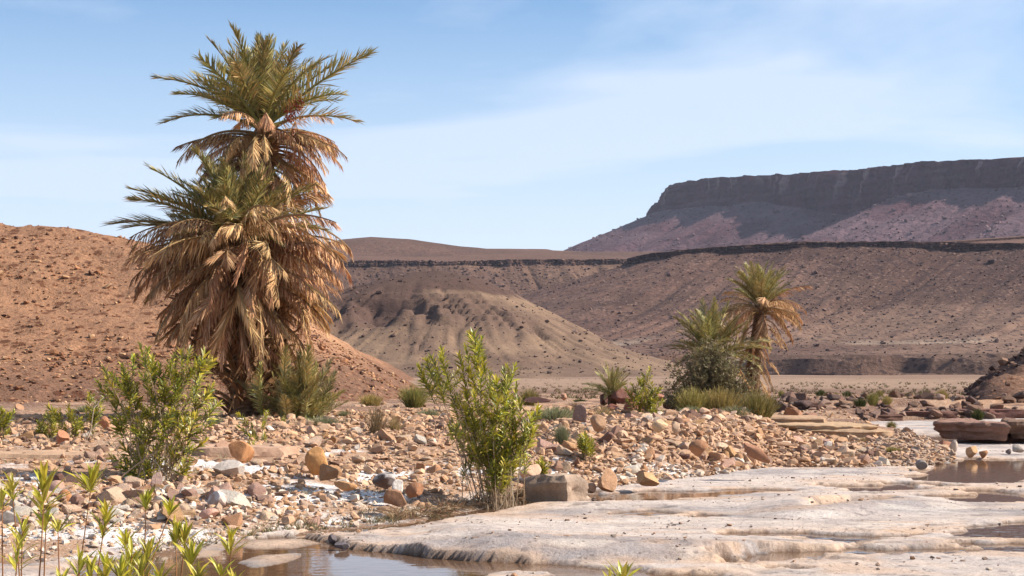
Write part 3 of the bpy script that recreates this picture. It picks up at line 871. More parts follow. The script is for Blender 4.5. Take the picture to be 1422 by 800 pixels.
for i in np.where(big)[0]:
    if iswhite[i]: k = 'white'
    elif isdark[i]: k = 'dark'
    else: k = ['tan', 'orange', 'pink', 'pale', 'pink', 'pale', 'orange', 'pink', 'pale'][ci[i]]
    c, w = KINDS[k]
    zt, zg = zone(pxc[i], pyc[i], sx[i])
    o = obj('stone', tint_mesh(int(g.integers(0, 10)), k, c), None, (sx[i], sy[i], sz[i] + ss[i] * sq[i] * .42),
            f'{w} stone {zt}', 'stone', zg)
    STONES.append((o, w, pxc[i], pyc[i], ss[i] / sy[i] * F))
    o.rotation_euler = (g.normal(0, .25), g.normal(0, .25), g.uniform(0, 6.28))
    o.scale = (ss[i] * el[i, 0], ss[i] * el[i, 1], ss[i] * sq[i])

# named boulders: centre px, bottom py, width px, height px, ground height, colour, label, rotation
def hero(name, px, py, w, h, z, col, label, depth=.9, seed=0, cuts=9, rot=None, tilt=0, cat='boulder', depthrange=(.45, .8), sub=3, second=None, group=None, Yfix=None, flatshade=False):
    Y = Yfix or (CZ - z) * F / (py - HY)
    x = (px - 711) / F * Y
    r = np.random.default_rng(900 + seed)
    v, f = rock_shape(sub, r, cuts, depthrange, .05, seed, rounding=.04)
    W = w / F * Y / 2; Hh = h / F * Y / 2
    if rot is not None:
        ca, sa = math.cos(rot), math.sin(rot)
        v = np.stack([v[:, 0] * ca - v[:, 1] * sa, v[:, 0] * sa + v[:, 1] * ca, v[:, 2]], -1)
        v /= np.abs(v).max(axis=0)
    v = v * np.array([W, W * depth, Hh * 1.12])
    if tilt:
        ca, sa = math.cos(tilt), math.sin(tilt)
        v = np.stack([v[:, 0] * ca - v[:, 2] * sa, v[:, 1], v[:, 0] * sa + v[:, 2] * ca], -1)
    c = np.tile(np.asarray(col) * .62, (len(v), 1))
    if second is not None:
        nn = fbm(v[:, 0] / W * 1.5 + 3, v[:, 1] / W * 1.5, v[:, 2] / W * 1.5 + .3, oct=3, seed=seed + 3)
        kk = sst(-.1, .35, nn + (v[:, 2] / Hh - .2) * .5)
        c = c + (np.asarray(second) * .62 - c) * kk[:, None]
    c *= (1 + .14 * fbm(v[:, 0] * 5, v[:, 1] * 5, v[:, 2] * 5 + .2, oct=3, seed=seed))[:, None]
    zc = CZ - (py - HY) / F * Y + Hh * .92
    if cat == 'boulder' and w >= 14: LAND.append((px, py - h / 2, short_name(label)))
    me = mesh_np(name, v, [f], c, False, (M_rock,))
    if sub >= 3:
        me.polygons.foreach_set('use_smooth', np.full(len(f), True)); me.set_sharp_from_angle(angle=R(24))
    return obj(name, me, None, (x, Y, zc), label, cat, group)

T = S(206, 156, 112); OR = S(214, 156, 102); PK = S(206, 168, 146); GY = S(178, 158, 146); WH = S(232, 220, 208); RB = S(140, 98, 84); DK = S(112, 82, 74)
hero('boulder', 440, 657, 35, 36, .43, OR, 'bright orange rounded boulder perched on a tan stone in pale gravel', seed=1, cuts=7, depthrange=(.6, .85))
hero('boulder', 455, 668, 30, 24, .40, T, 'tan stone under the bright orange boulder', seed=2)
hero('boulder', 309, 637, 36, 28, .5, S(176, 138, 116), 'brown grey boulder touching the leafy left bush', seed=3, rot=.5)
hero('boulder', 333, 645, 38, 32, .47, S(204, 142, 98), 'orange brown boulder between brown grey boulder and pale grey slab', seed=4, tilt=-.3)
hero('boulder', 318, 662, 42, 24, .42, S(220, 206, 194), 'pale grey sloping boulder in front of the orange brown one', seed=5, tilt=-.25)
hero('boulder', 478, 681, 37, 14, .32, T, 'long flat tan stone lying on white gravel', seed=6, cuts=6, depth=.6)
hero('boulder', 534, 680, 34, 23, .32, S(120, 96, 84), 'dark angular stone with a white crusted top', seed=7, second=S(226, 214, 204), tilt=.3)
hero('boulder', 546, 701, 42, 22, .22, S(168, 122, 96), 'brown slab stone leaning down towards the right', seed=8, depth=.6, tilt=-.35, cuts=10)
hero('boulder', 577, 692, 28, 22, .26, S(172, 124, 90), 'chocolate brown angular stone beside the leaning slab stone', seed=9)
hero('boulder', 553, 684, 18, 18, .3, WH, 'small white crusted stone between two brown ones', seed=10, sub=2)
hero('boulder', 841, 684, 32, 34, .05, S(212, 166, 128), 'tan angular boulder right of the dark rock block', seed=11, depthrange=(.4, .75), cuts=7)
hero('boulder', 820, 684, 16, 14, .05, S(216, 172, 136), 'small rounded stone squeezed beside the dark rock block', seed=12, sub=2)
hero('boulder', 735, 668, 34, 26, .2, S(220, 182, 150), 'pale stone behind the dark rock block', seed=13)
hero('boulder', 898, 674, 40, 20, .12, S(216, 166, 124), 'sloping orange slab at the foot of the rubble slope', seed=14, tilt=-.4, depth=.7)
hero('boulder', 805, 588, 20, 26, .97, S(150, 122, 108), 'grey upright stone on the crest of the rubble slope', seed=15)
hero('boulder', 830, 598, 24, 22, .9, S(204, 160, 128), 'tan stone on the crest beside the grey upright one', seed=16)
hero('boulder', 915, 600, 26, 18, .97, S(224, 184, 146), 'pale flat topped boulder on the crest below the slender green shrub', seed=17)
hero('boulder', 937, 600, 14, 18, .97, S(222, 188, 156), 'pale narrow stone right of the flat topped boulder', seed=18, sub=2)
hero('boulder', 971, 633, 30, 22, .5, S(196, 146, 106), 'largest tan block halfway down the rubble slope', seed=19, cuts=7)
hero('boulder', 1050, 636, 46, 16, .45, S(186, 138, 104), 'long brown slab slanting down the rubble slope', seed=20, tilt=-.5, depth=.5)
hero('boulder', 290, 723, 30, 17, .17, S(204, 156, 136), 'pink wedge shaped stone on white ground', seed=21, tilt=.3)
hero('boulder', 305, 706, 34, 24, .24, S(190, 160, 142), 'grey brown boulder with white crust above the muddy bank', seed=22, second=S(222, 208, 198))
hero('boulder', 217, 680, 17, 25, .36, S(206, 176, 158), 'upright pinkish stone in front of the leafy left bush', seed=23, sub=3)
hero('boulder', 90, 702, 20, 22, .25, S(190, 134, 90), 'round brown stone below the grey left slab', seed=24, cuts=4, depthrange=(.7, .9))
hero('boulder', 78, 689, 24, 22, .3, PK, 'rounded pink grey stone behind the round brown stone', seed=25, cuts=5, depthrange=(.6, .85))
hero('boulder', 108, 706, 22, 20, .24, S(180, 144, 122), 'angular grey brown stone right of the round brown stone', seed=26)
hero('boulder', 87, 618, 18, 20, .62, S(200, 140, 104), 'rust orange stone in the shade behind dry twigs', seed=27)
hero('boulder', 145, 600, 17, 22, .68, S(200, 142, 106), 'rust orange upright stone left of the leafy bush', seed=28)
hero('boulder', 26, 573, 14, 13, .74, S(196, 148, 120), 'stone standing alone on the horizon of the pebble field', seed=29, sub=2)
# water margin and right side
hero('boulder', 461, 754, 14, 12, .02, S(128, 116, 116), 'dark grey stone at the tip of the pale slab', seed=31, sub=2)
hero('boulder', 475, 762, 22, 10, .02, S(132, 120, 120), 'low dark grey stone half in the near pool', seed=32)
hero('boulder', 1280, 651, 17, 13, .05, S(178, 164, 154), 'dark grey rounded stone on the water edge of the gravel bar', seed=33, cuts=5)
hero('boulder', 1324, 627, 12, 17, .05, S(220, 200, 180), 'whitish upright stone in front of the overhanging slab', seed=34, sub=2)
hero('boulder', 1311, 623, 22, 12, .08, S(190, 134, 104), 'reddish stones ledge stone left of the whitish one', seed=35)
hero('boulder', 1350, 634, 18, 15, .05, S(214, 166, 124), 'tan block on pale rock before the dark overhang', seed=36)
hero('boulder', 1366, 635, 14, 11, .05, S(216, 160, 110), 'small orange stone touching the tan block', seed=37, sub=2)
hero('boulder', 1412, 630, 20, 13, .05, S(206, 190, 176), 'pale grey stone at the right edge under the overhang', seed=38)
hero('boulder', 1400, 631, 8, 8, .05, S(130, 114, 108), 'small black stone beside the pale grey one at the edge', seed=39, sub=2)
hero('boulder', 1388, 730, 5, 4, .05, S(90, 76, 74), 'tiny black pebble in the right puddle', seed=40, sub=2, cat='pebble')
# red boulders behind the crest
hero('boulder', 868, 562, 40, 22, .75, RB, 'large dark red flat boulder under the small round palm', seed=41, Yfix=45, depth=.8)
hero('boulder', 838, 562, 16, 18, .75, S(120, 84, 74), 'dark upright rock left of the large dark red boulder', seed=42, Yfix=45.5)
hero('boulder', 880, 583, 34, 24, .8, S(146, 92, 76), 'red boulder with a shaded face below the large dark red one', seed=43, Yfix=40)
hero('boulder', 848, 576, 26, 15, .8, S(150, 96, 80), 'small red boulder left in the heap behind the crest', seed=44, Yfix=41)
hero('boulder', 905, 558, 36, 12, .7, S(156, 108, 92), 'flat red boulder tucked against the grey thicket', seed=45, Yfix=46)
hero('boulder', 930, 570, 30, 14, .75, S(160, 110, 92), 'reddish flat stone behind the slender green shrub', seed=46, Yfix=43)
hero('boulder', 742, 560, 46, 9, .7, S(110, 76, 70), 'flat dark slab lying on the ground behind the middle bush', seed=47, Yfix=47, depth=.7)
hero('boulder', 783, 555, 9, 10, .7, S(196, 150, 124), 'small pale block on the plain right of the flat dark slab', seed=48, Yfix=50, sub=2)
hero('boulder', 1102, 590, 34, 24, .75, S(196, 146, 116), 'large tan boulder behind the rubble right of the green shrub', seed=49, Yfix=43)
hero('boulder', 1122, 588, 26, 18, .7, S(178, 132, 112), 'pinkish boulder leaning on the large tan one', seed=50, Yfix=43.5, tilt=.3)
hero('boulder', 20, 444, 18, 15, 3.0, S(140, 112, 100), 'dark lone boulder on the orange hillside', seed=51, Yfix=74, cuts=5)

# dark rock block at the foot of the bank, and the layered ledges
def slab_rock(name, outline, z0, z1, levels, r, mat, col, inset=.03, jag=.05, strata=.04, topnoise=.02, parent=None, seed=0, label=None, cat=None, group=None, undercut=0.0, dens=.08):
    """an irregular plate of rock: outline in plan extruded with rough strata"""
    out = np.asarray(outline, float); pts = []
    n = len(out)
    for i in range(n):
        a, b = out[i], out[(i + 1) % n]; k = max(1, int(np.linalg.norm(b - a) / dens))
        for j in range(k): pts.append(a + (b - a) * j / k)
    pts = np.array(pts); m = len(pts); cen = pts.mean(axis=0)
    rad = pts - cen; rl = np.linalg.norm(rad, axis=1)[:, None]; rad = rad / rl
    rings = []; cols = []
    for l in range(levels + 1):
        f = l / levels; z = z0 + (z1 - z0) * f
        off = jag * (1.6 * fbm(pts[:, 0] * 1.1 + seed, pts[:, 1] * 1.1, np.full(m, z * 1.5 + .1), oct=3, seed=seed + 40) + 2.2 * fbm(pts[:, 0] * 3.2 + seed, pts[:, 1] * 3.2, np.full(m, z * 5 + .1), oct=4, seed=seed)) - .05 * (f > .8) * (f - .8) / .2 + strata * vnoise(np.full(m, 2.7), np.full(m, z * 14 + seed), seed=seed) - inset * (f > .93) - undercut * (1 - f)
        rings.append(np.column_stack([pts + rad * off[:, None], np.full(m, z) + .015 * vnoise(pts[:, 0] * 3, pts[:, 1] * 3, seed=seed + 1)]))
        sh = .9 + .22 * vnoise(np.full(m, 1.7), np.full(m, z * 17 + seed), seed=seed + 2) + .15 * fbm(pts[:, 0] * 1.5, pts[:, 1] * 1.5, np.full(m, z * 4 + .1), oct=3, seed=seed + 4)
        cols.append(np.asarray(col)[None] * sh[:, None])
    top = rings[-1]
    for k in (.85, .65, .4, .15):
        t = top.copy(); t[:, :2] = cen + (top[:, :2] - cen) * k
        t[:, 2] = z1 + .01 + topnoise * fbm(t[:, 0] * 1.8, t[:, 1] * 1.8, oct=4, seed=seed + 5) * 2
        rings.append(t); cols.append(np.asarray(col)[None] * (1.05 + .15 * fbm(t[:, 0] * 2, t[:, 1] * 2, oct=3, seed=seed + 6))[:, None])
    V = np.concatenate(rings); C = np.concatenate(cols); nr = len(rings)
    i = np.arange(nr - 1)[:, None] * m; j = np.arange(m)[None, :]; k2 = (j + 1) % m
    q = np.stack([i + j, i + k2, i + m + k2, i + m + j], -1).reshape(-1, 4)
    V = np.vstack([V, [[cen[0], cen[1], V[-m:, 2].mean()], [cen[0], cen[1], z0]]]); C = np.vstack([C, C[-1:], C[-1:]])
    tp = [[(nr - 1) * m + a, (nr - 1) * m + (a + 1) % m, len(V) - 2] for a in range(m)]
    bt = [[(a + 1) % m, a, len(V) - 1] for a in range(m)]
    base = np.array([cen[0], cen[1], z0]) if parent is None else np.array(parent.location)
    me = mesh_np(name, V - base, [q, np.array(tp + bt)], C, False, (mat,))
    me.polygons.foreach_set('use_smooth', np.full(len(me.polygons), True)); me.set_sharp_from_angle(angle=R(32))
    return obj(name, me, parent, base if parent is None else None, label, cat, group)

bx, by = G(772, 694, .05)
slab_rock('rock_block', [(bx - .47, by + .35), (bx - .44, by - .02), (bx + .1, by - .28), (bx + .16, by - .27), (bx + .47, by + .15), (bx + .3, by + .5)][::1], .03, .37, 9, rr, M_rock, S(196, 168, 146) * .56,
          jag=.05, strata=.02, topnoise=.05, seed=3, label='rectangular rock block with a dark face at the foot of the rubble slope', cat='rock', dens=.04)
t = thing('rock_ledge', (8.3, 39, .2), 'layered buff sandstone ledge rising left of the far pool', 'rock ledge')
bf = S(206, 168, 134) * .57
for lay, (out_, za, zb2) in enumerate([([(7.2, 38.6), (7.9, 37.9), (8.6, 37.7), (9.1, 38.2), (9.15, 39.6), (8.3, 41), (6.9, 40.6)], .1, .34),
                                       ([(7.0, 38.9), (7.8, 38.1), (8.7, 37.95), (9.2, 38.3), (9.25, 39.6), (8.3, 41), (6.7, 40.8)], .345, .50),
                                       ([(6.6, 39.6), (7.4, 38.8), (8.3, 38.6), (8.9, 38.9), (8.7, 40.1), (7.8, 41.4), (6.2, 41)], .505, .60),
                                       ([(6.2, 41.2), (7.0, 40.2), (7.9, 40.2), (8.2, 41.2), (7.2, 43), (5.9, 42.6)], .58, .72)]):
    slab_rock('rock_layer', out_, za, zb2, 6, rr, M_rock, bf * (.95 + .04 * lay), jag=.055, strata=.05, seed=11 + lay, parent=t, dens=.07)
t = thing('rock_slab', (12.8, 41, .1), 'thick dark slab overhanging its shaded undercut at the right edge', 'rock slab')
ds = S(168, 130, 110) * .5
slab_rock('rock_layer', [(11.35, 42.6), (11.2, 41.6), (12.2, 40.9), (12.75, 40.6), (12.95, 42), (12.3, 43.4)], .13, .57, 10, rr, M_rock, ds, jag=.08, strata=.06, topnoise=.06, seed=15, parent=t, undercut=.22, dens=.06)
slab_rock('rock_layer', [(12.99, 42.3), (12.86, 40.95), (13.3, 40.75), (13.75, 40.6), (13.9, 42), (13.4, 43.4)], .15, .60, 10, rr, M_rock, ds * .95, jag=.09, strata=.06, topnoise=.06, seed=16, parent=t, undercut=.25, dens=.06)
slab_rock('rock_layer', [(13.94, 42.2), (13.8, 40.6), (15.2, 39.7), (16.8, 39.4), (17, 41.5), (15, 43.6)], .12, .61, 10, rr, M_rock, ds, jag=.09, strata=.06, topnoise=.06, seed=17, parent=t, undercut=.22, dens=.06)
slab_rock('rock_base', [(12.2, 43.5), (12.5, 42.2), (14, 41.9), (17, 41.5), (17.5, 43.8), (14, 44.6)], -.1, .4, 5, rr, M_rock, ds * .8, jag=.06, strata=.05, seed=18, parent=t, dens=.15)
lx, ly = G(45, 640, .52)
slab_rock('rock_slab', [(-11.5, ly + .6), (-10, ly - .1), (-6.6, ly + .1), (-6.0, ly + .5), (-7.5, ly + 1.1), (-11, ly + 1.4)], .35, .62, 4, rr, M_rock, S(206, 166, 136) * .58, jag=.05, strata=.03, seed=19,
          label='long low pale slab in the pebbles at the left edge', cat='rock slab', dens=.08)
slab_rock('rock_slab', [(-5.9, ly + 1.0), (-5.2, ly + .4), (-3.9, ly + .7), (-3.7, ly + 1.3), (-5, ly + 1.8)], .4, .7, 4, rr, M_rock, S(214, 176, 144) * .58, jag=.05, strata=.03, seed=20,
          label='low pinkish slab behind the stems of the leafy left bush', cat='rock slab', dens=.08)

# dark boulders of the far embankment
g = np.random.default_rng(8)
FB = [S(156, 118, 98), S(136, 104, 90), S(170, 130, 106), S(122, 96, 86), S(176, 144, 124)]
for i in range(210):
    px = g.uniform(1066, 1420); x0 = None
    y0 = 55.4 + 11 * g.random() ** 1.5 if px > 1150 else g.uniform(50, 62)
    x = (px - 711) / F * y0
    if y0 < edge_y(x) + .15: y0 = edge_y(x) + g.uniform(.2, 1.6); x = (px - 711) / F * y0
    s = float(np.clip(.16 * math.exp(g.normal(0, .5)), .07, .32)); c = FB[int(g.integers(0, 5))]
    z = float(bank_z(np.array([x]), np.array([y0]))[0])
    me = tint_mesh(int(g.integers(0, 10)), 'fb%d' % (i % 5), FB[i % 5] * .52)
    o = obj('boulder', me, None, (x, y0, z + s * .35), 'angular boulder in the far river embankment', 'boulder', 'boulders of the far embankment')
    STONES.append((o, ('reddish brown', 'dark brown', 'tan brown', 'blackish', 'pale brown')[i % 5], px, HY - (z - CZ) / y0 * F, s / y0 * F))
    o.scale = (s * g.uniform(.8, 1.5), s, s * g.uniform(.5, .85)); o.rotation_euler = (g.normal(0, .25), g.normal(0, .25), g.uniform(0, 6.28))
for i, (xa, w, lab) in enumerate([(13.2, 1.6, 'flat dark ledge of the embankment left of the others'), (15.2, 2.2, 'flat dark ledge in the middle of the far embankment'), (17.6, 2.6, 'flat dark ledge of the embankment nearest the right edge')]):
    yy = float(edge_y(xa)) + .35
    slab_rock('rock_ledge', [(xa - w / 2, yy + .9), (xa - w / 2 + .1, yy - .1), (xa, yy - .2), (xa + w / 2, yy), (xa + w / 2, yy + 1.2)], -.02, .26 + .05 * i, 5, rr, M_rock, S(140, 98, 84) * .5, jag=.08, strata=.06, seed=60 + i, label=lab, cat='rock ledge', dens=.12)

# grit and flakes lying on the bedrock
gg = np.random.default_rng(91)
qx = gg.uniform(-4, 13, 9000); qy = gg.uniform(13, 42, 9000)
qz = bed_z(qx, qy); kq = (qz > .015) & (qy < edge_y(qx) - .05) & (gg.random(9000) < np.clip(sst(.0, .5, fbm(qx * .6, qy * .9, oct=3, seed=92)) + .04, 0, 1))
qx, qy, qz = qx[kq], qy[kq], qz[kq]; qs = np.clip(.012 * np.exp(gg.normal(0, .6, len(qx))), .005, .06)
obj('grit', scatter_mesh('grit', qx, qy, qz, qs, gg.uniform(.3, .7, len(qx)), gg.uniform(.6, 1.3, (len(qx), 2)), np.array([S(170, 140, 120) * .5, S(120, 100, 92) * .5, S(214, 190, 168) * .6, S(190, 146, 112) * .55])[gg.integers(0, 4, len(qx))], SH0, O8F, 93), kind='stuff', mat=M_rubble)
# each picked-out stone is told apart by its look and by the named rock or plant next to it
LAND += [(772, 680, 'dark rectangular rock block'), (690, 660, 'foot of the middle oleander bush'), (215, 655, 'foot of the leafy left bush'), (345, 582, 'foot of the broad palm'), (1195, 612, 'layered buff ledge'),
         (1345, 605, 'overhanging slab'), (1176, 546, 'leftmost bushes of the far plain'), (1215, 556, 'largest green bush by the embankment'), (1308, 550, 'yellow bush by the embankment'), (1286, 550, 'round bush by the embankment'),
         (1358, 570, 'bright green bush below the knoll'), (1242, 548, 'green bush by the embankment'), (522, 610, 'dry twiggy bush'), (548, 597, 'straw tuft in the pebbles'), (450, 598, 'grey green cushion below the palms'), (814, 625, 'small oleander sprout on the rubble'),
         (368, 640, 'tall thin oleander shoots'), (45, 640, 'long low pale slab'), (112, 630, 'bare pale branch'), (1240, 628, 'yellow green weed on the gravel bar'), (1020, 580, 'grey green cushion on the crest')]
cnt = {}
for q in LAND: cnt[q[2]] = cnt.get(q[2], 0) + 1
LAND = [q for q in LAND if cnt[q[2]] == 1 and 3 <= len(q[2].split())]
used = {}
for o, w, px, py, sp in sorted(STONES, key=lambda q: -q[4]):
    best = sorted(LAND, key=lambda q: math.hypot(q[0] - px, (q[1] - py) * 1.6))[:7]
    size = 'large' if sp > 12 else ('medium' if sp > 8 else 'small')
    done = False
    for lx_, ly_, nm in best:
        dx, dy = px - lx_, (py - ly_) * 1.6
        dr = ('left of' if dx < 0 else 'right of') if abs(dx) > abs(dy) else ('behind' if dy < 0 else 'in front of')
        nm2 = nm
        for near in ('just ', 'farther '):
            lb = f'{size} {w} stone {near}{dr} the {nm2}'
            if lb not in used:
                done = True; break
        if done: break
    used[lb] = used.get(lb, 0) + 1
    o['label'] = lb

# scree on the hills
def scree(name, n, xr, yr, zf, size, dens, cols, seed, inc=.3, sink=.3):
    gg = np.random.default_rng(seed)
    x = gg.uniform(*xr, n); y = gg.uniform(*yr, n)
    k = gg.random(n) < dens(x, y); x, y = x[k], y[k]
    z = zf(x, y); k = z > plain_z(y) + .05; x, y, z = x[k], y[k], z[k]
    s = size * np.exp(gg.normal(0, .5, len(x)))
    c = np.array(cols)[gg.integers(0, len(cols), len(x))]
    obj(name, scatter_mesh(name, x, y, z, s, gg.uniform(.5, .9, len(x)), gg.uniform(.7, 1.2, (len(x), 2)), c, SH0, O8F, seed + 1, sink), kind='stuff', mat=M_rubble)
scree('scree', 22000, (-40, -2), (50, 96), hill_left_z, .05, lambda x, y: np.clip(.5 + fbm(x * .15, y * .15, oct=3, seed=301), .1, 1), [S(204, 146, 106) * .5, S(172, 120, 88) * .46, S(214, 168, 128) * .54, S(130, 92, 72) * .42], 41)
scree('scree', 300, (-40, -12), (60, 80), hill_left_z, .08, lambda x, y: np.clip(sst(5.5, 8, hill_left_z(x, y)) + .12, .1, 1), [S(176, 120, 90) * .44, S(140, 98, 76) * .42, S(196, 146, 112) * .48], 45)
scree('scree', 900, (18.5, 40), (60, 95), knoll_z, .12, lambda x, y: np.full(len(x), .8), [S(112, 84, 74) * .42, S(140, 106, 90) * .46, S(92, 70, 64) * .4, S(170, 130, 106) * .5], 47)
scree('scree', 7000, (-110, 50), (335, 432), mound_z, .2, lambda x, y: np.clip(.25 + 1.4 * sst(.3, 1, -(x - MC[0]) / 40) , .1, 1), [S(120, 92, 82) * .48, S(150, 122, 108) * .5, S(100, 76, 70) * .45], 43)
def surf_scree(name, V, n, size, cols, seed, r0, r1):
    gg = np.random.default_rng(seed)
    nu, nv = V.shape[:2]
    u = gg.integers(20, nu - 20, n); w = gg.integers(r0, min(r1, nv - 3), n)
    a, b = gg.random(n)[:, None], gg.random(n)[:, None]
    p = V[u, w] * (1 - a) * (1 - b) + V[u + 1, w] * a * (1 - b) + V[u, w + 1] * (1 - a) * b + V[u + 1, w + 1] * a * b
    px = 711 + p[:, 0] / p[:, 1] * F
    k = (px > 300) & (px < 1480); p = p[k]
    s = size * np.exp(gg.normal(0, .45, len(p)))
    c = np.array(cols)[gg.integers(0, len(cols), len(p))]
    obj(name, scatter_mesh(name, p[:, 0], p[:, 1], p[:, 2], s, gg.uniform(.5, .9, len(p)), gg.uniform(.7, 1.2, (len(p), 2)), c, SH0, O8F, seed + 1, .3), kind='stuff', mat=M_rubble)
surf_scree('scree', E1, 22000, .26, [S(132, 102, 94) * .46, S(160, 128, 112) * .5, S(112, 88, 84) * .44], 51, 16, 90)
surf_scree('scree', E2, 8000, .5, [S(120, 90, 82) * .46, S(150, 118, 102) * .48, S(100, 76, 74) * .42], 53, 8, 60)
surf_scree('scree', mesa, 7000, 1.0, [S(128, 92, 92) * .44, S(160, 126, 122) * .46], 55, 26, 70)

# ------------------------------------------------------------------ vegetation
def frond_mesh(name, L, el0, droop, nleaf, leaflen, dry, seed, width=.03, hang=0.0, curl=1.3, bare=.16, sparse=0.0):
    r = np.random.default_rng(seed)
    mb = MB(); n = 15
    t = np.linspace(0, 1, n)
    ang = el0 - droop * t ** curl
    ang = np.maximum(ang, R(-86))
    step = L / (n - 1)
    px = np.concatenate([[0], np.cumsum(np.cos(ang[:-1]) * step)]); pz = np.concatenate([[0], np.cumsum(np.sin(ang[:-1]) * step)])
    side = .05 * L * r.normal() * t ** 2
    pts = np.stack([px, side, pz], -1)
    if dry: stem = S(196, 158, 112) * .55
    else: stem = S(176, 168, 96) * .5
    mb.tube(pts, np.interp(t, [0, .12, 1], [.035, .017, .004]), 4, stem)
    tan = np.gradient(pts, axis=0); tan /= np.linalg.norm(tan, axis=1)[:, None]
    G1 = [S(146, 138, 78), S(162, 148, 86), S(124, 122, 74), S(178, 158, 98), S(136, 136, 96), S(190, 164, 104)]
    D1 = [S(208, 166, 120), S(184, 142, 100), S(224, 188, 144), S(160, 118, 84), S(198, 152, 106)]
    for i in range(nleaf):
        f = bare + (1 - bare) * (i + r.random() * .5) / nleaf
        if r.random() < sparse: continue
        p = np.array([np.interp(f, t, pts[:, k]) for k in range(3)]); tg = np.array([np.interp(f, t, tan[:, k]) for k in range(3)])
        lat0 = np.array([0, 1.0, 0]); up = np.cross(tg, lat0); up = -up if up[2] < 0 else up
        for sgn in (-1, 1):
            if r.random() < .06: continue
            sw = R(np.interp(f, [0, .5, 1], [62, 48, 22]) + r.normal() * 8)
            vee = R(28 + r.normal() * 14)
            d = tg * math.cos(sw) + math.sin(sw) * (lat0 * sgn * math.cos(vee) + up * math.sin(vee))
            if hang: d = d * (1 - hang) + np.array([.15 * r.normal(), .15 * r.normal(), -1]) * hang
            d /= np.linalg.norm(d)
            ll = leaflen * np.interp(f, [bare, bare + .2, .6, 1], [.5, 1, .95, .45]) * r.uniform(.8, 1.15)
            w = width * r.uniform(.8, 1.2)
            wd = np.cross(d, up + .3 * r.normal(size=3)); wd /= np.linalg.norm(wd)
            g_ = np.array([0, 0, -1]) * ll * (.10 if not dry else .22) * r.uniform(.4, 1.5)
            a = p; b = p + d * ll * .5 + g_ * .3; c = p + d * ll + g_
            v = [a - wd * w * .3, a + wd * w * .3, b + wd * w * .5, b - wd * w * .5, c]
            col = (D1 if dry else G1)[int(r.integers(0, 5 if dry else 6))] * (.9 if dry else .95) * r.uniform(.85, 1.15)
            mb.add(v, [[3, 2, 4]], [[0, 1, 2, 3]], col)
    return mb.mesh(name)

def trunk_mesh(name, pts, r0, r1, seed=0, boots=True):
    r = np.random.default_rng(seed); mb = MB()
    pts = np.asarray(pts, float); n = 64; t = np.linspace(0, 1, len(pts)); u = np.linspace(0, 1, n)
    P_ = np.stack([np.interp(u, t, pts[:, k]) for k in range(3)], -1)
    rad = np.interp(u, [0, .06, .25, 1], [r0 * 1.35, r0 * 1.08, r0, r1]); sides = 20
    a = np.arange(sides) / sides * 2 * np.pi
    rows = []; cols = []
    for i in range(n):
        k = rad[i] * (1 + .16 * (((i * .5 + .5 * (np.arange(sides) % 2)) % 1)) + .05 * r.normal(size=sides))
        rows.append(np.column_stack([P_[i, 0] + np.cos(a) * k, P_[i, 1] + np.sin(a) * k, np.full(sides, P_[i, 2])]))
        cols.append(np.tile(S(150, 116, 88) * .5, (sides, 1)) * (1 + .25 * r.normal(size=(sides, 1))))
    V = np.concatenate(rows); C = np.concatenate(cols)
    i = np.arange(n - 1)[:, None] * sides; j = np.arange(sides)[None]; k = (j + 1) % sides
    mb.add(V, None, np.stack([i + j, i + k, i + sides + k, i + sides + j], -1).reshape(-1, 4), C)
    return mb.mesh(name)

def stub_mesh(name, L, bend, seed):
    """old leaf stalk left on the trunk"""
    r = np.random.default_rng(seed); mb = MB(); t = np.linspace(0, 1, 7)
    ang = R(62) - bend * t
    p = np.stack([np.concatenate([[0], np.cumsum(np.cos(ang[:-1]))]) * L / 6, .04 * L * r.normal() * t ** 2, np.concatenate([[0], np.cumsum(np.sin(ang[:-1]))]) * L / 6], -1)
    mb.tube(p, np.interp(t, [0, .2, 1], [.06, .032, .010]), 4, S(158, 116, 78) * .52)
    for i in range(8):
        f = r.uniform(.45, 1); b = np.array([np.interp(f, t, p[:, k]) for k in range(3)])
        d = np.array([r.normal() * .3 + .3, r.normal(), -.9 + .5 * r.normal()]); d /= np.linalg.norm(d); l = r.uniform(.15, .4)
        w = np.cross(d, [0.3, .5, .6]); w /= np.linalg.norm(w)
        mb.add([b - w * .008, b + w * .008, b + d * l], [[0, 1, 2]], None, S(186, 146, 100) * .55)
    return mb.mesh(name)

ELS_L = [86, 74, 62, 48, 34, 18, 2]
LIVE = {}
for i, e in enumerate(ELS_L):
    for k in range(2):
        LIVE[(i, k)] = frond_mesh('frond', 1.0, R(e), R(22 + 18 * k + (62 - e) * .16), 74, .235, False, 500 + i * 5 + k, width=.0115)
ELS_D = [38, 14, -8, -30, -55]
DEAD = {}
for i, e in enumerate(ELS_D):
    for k in range(3):
        DEAD[(i, k)] = frond_mesh('dead_frond', 1.0, R(e), R(62 + 20 * k - i * 6) if e > -20 else R(34 + 8 * k), 66, .2, True, 600 + i * 5 + k, width=.011, hang=.45 + .12 * k, curl=.85, bare=.2, sparse=.12)
for m_ in LIVE.values(): m_.materials.append(M_frond)
for m_ in DEAD.values(): m_.materials.append(M_dry)
STUB = [stub_mesh('leaf_stalk', 1.0, R(b), 650 + i) for i, b in enumerate((20, 50, 80, 110))]
for m_ in STUB: m_.materials.append(M_dry)

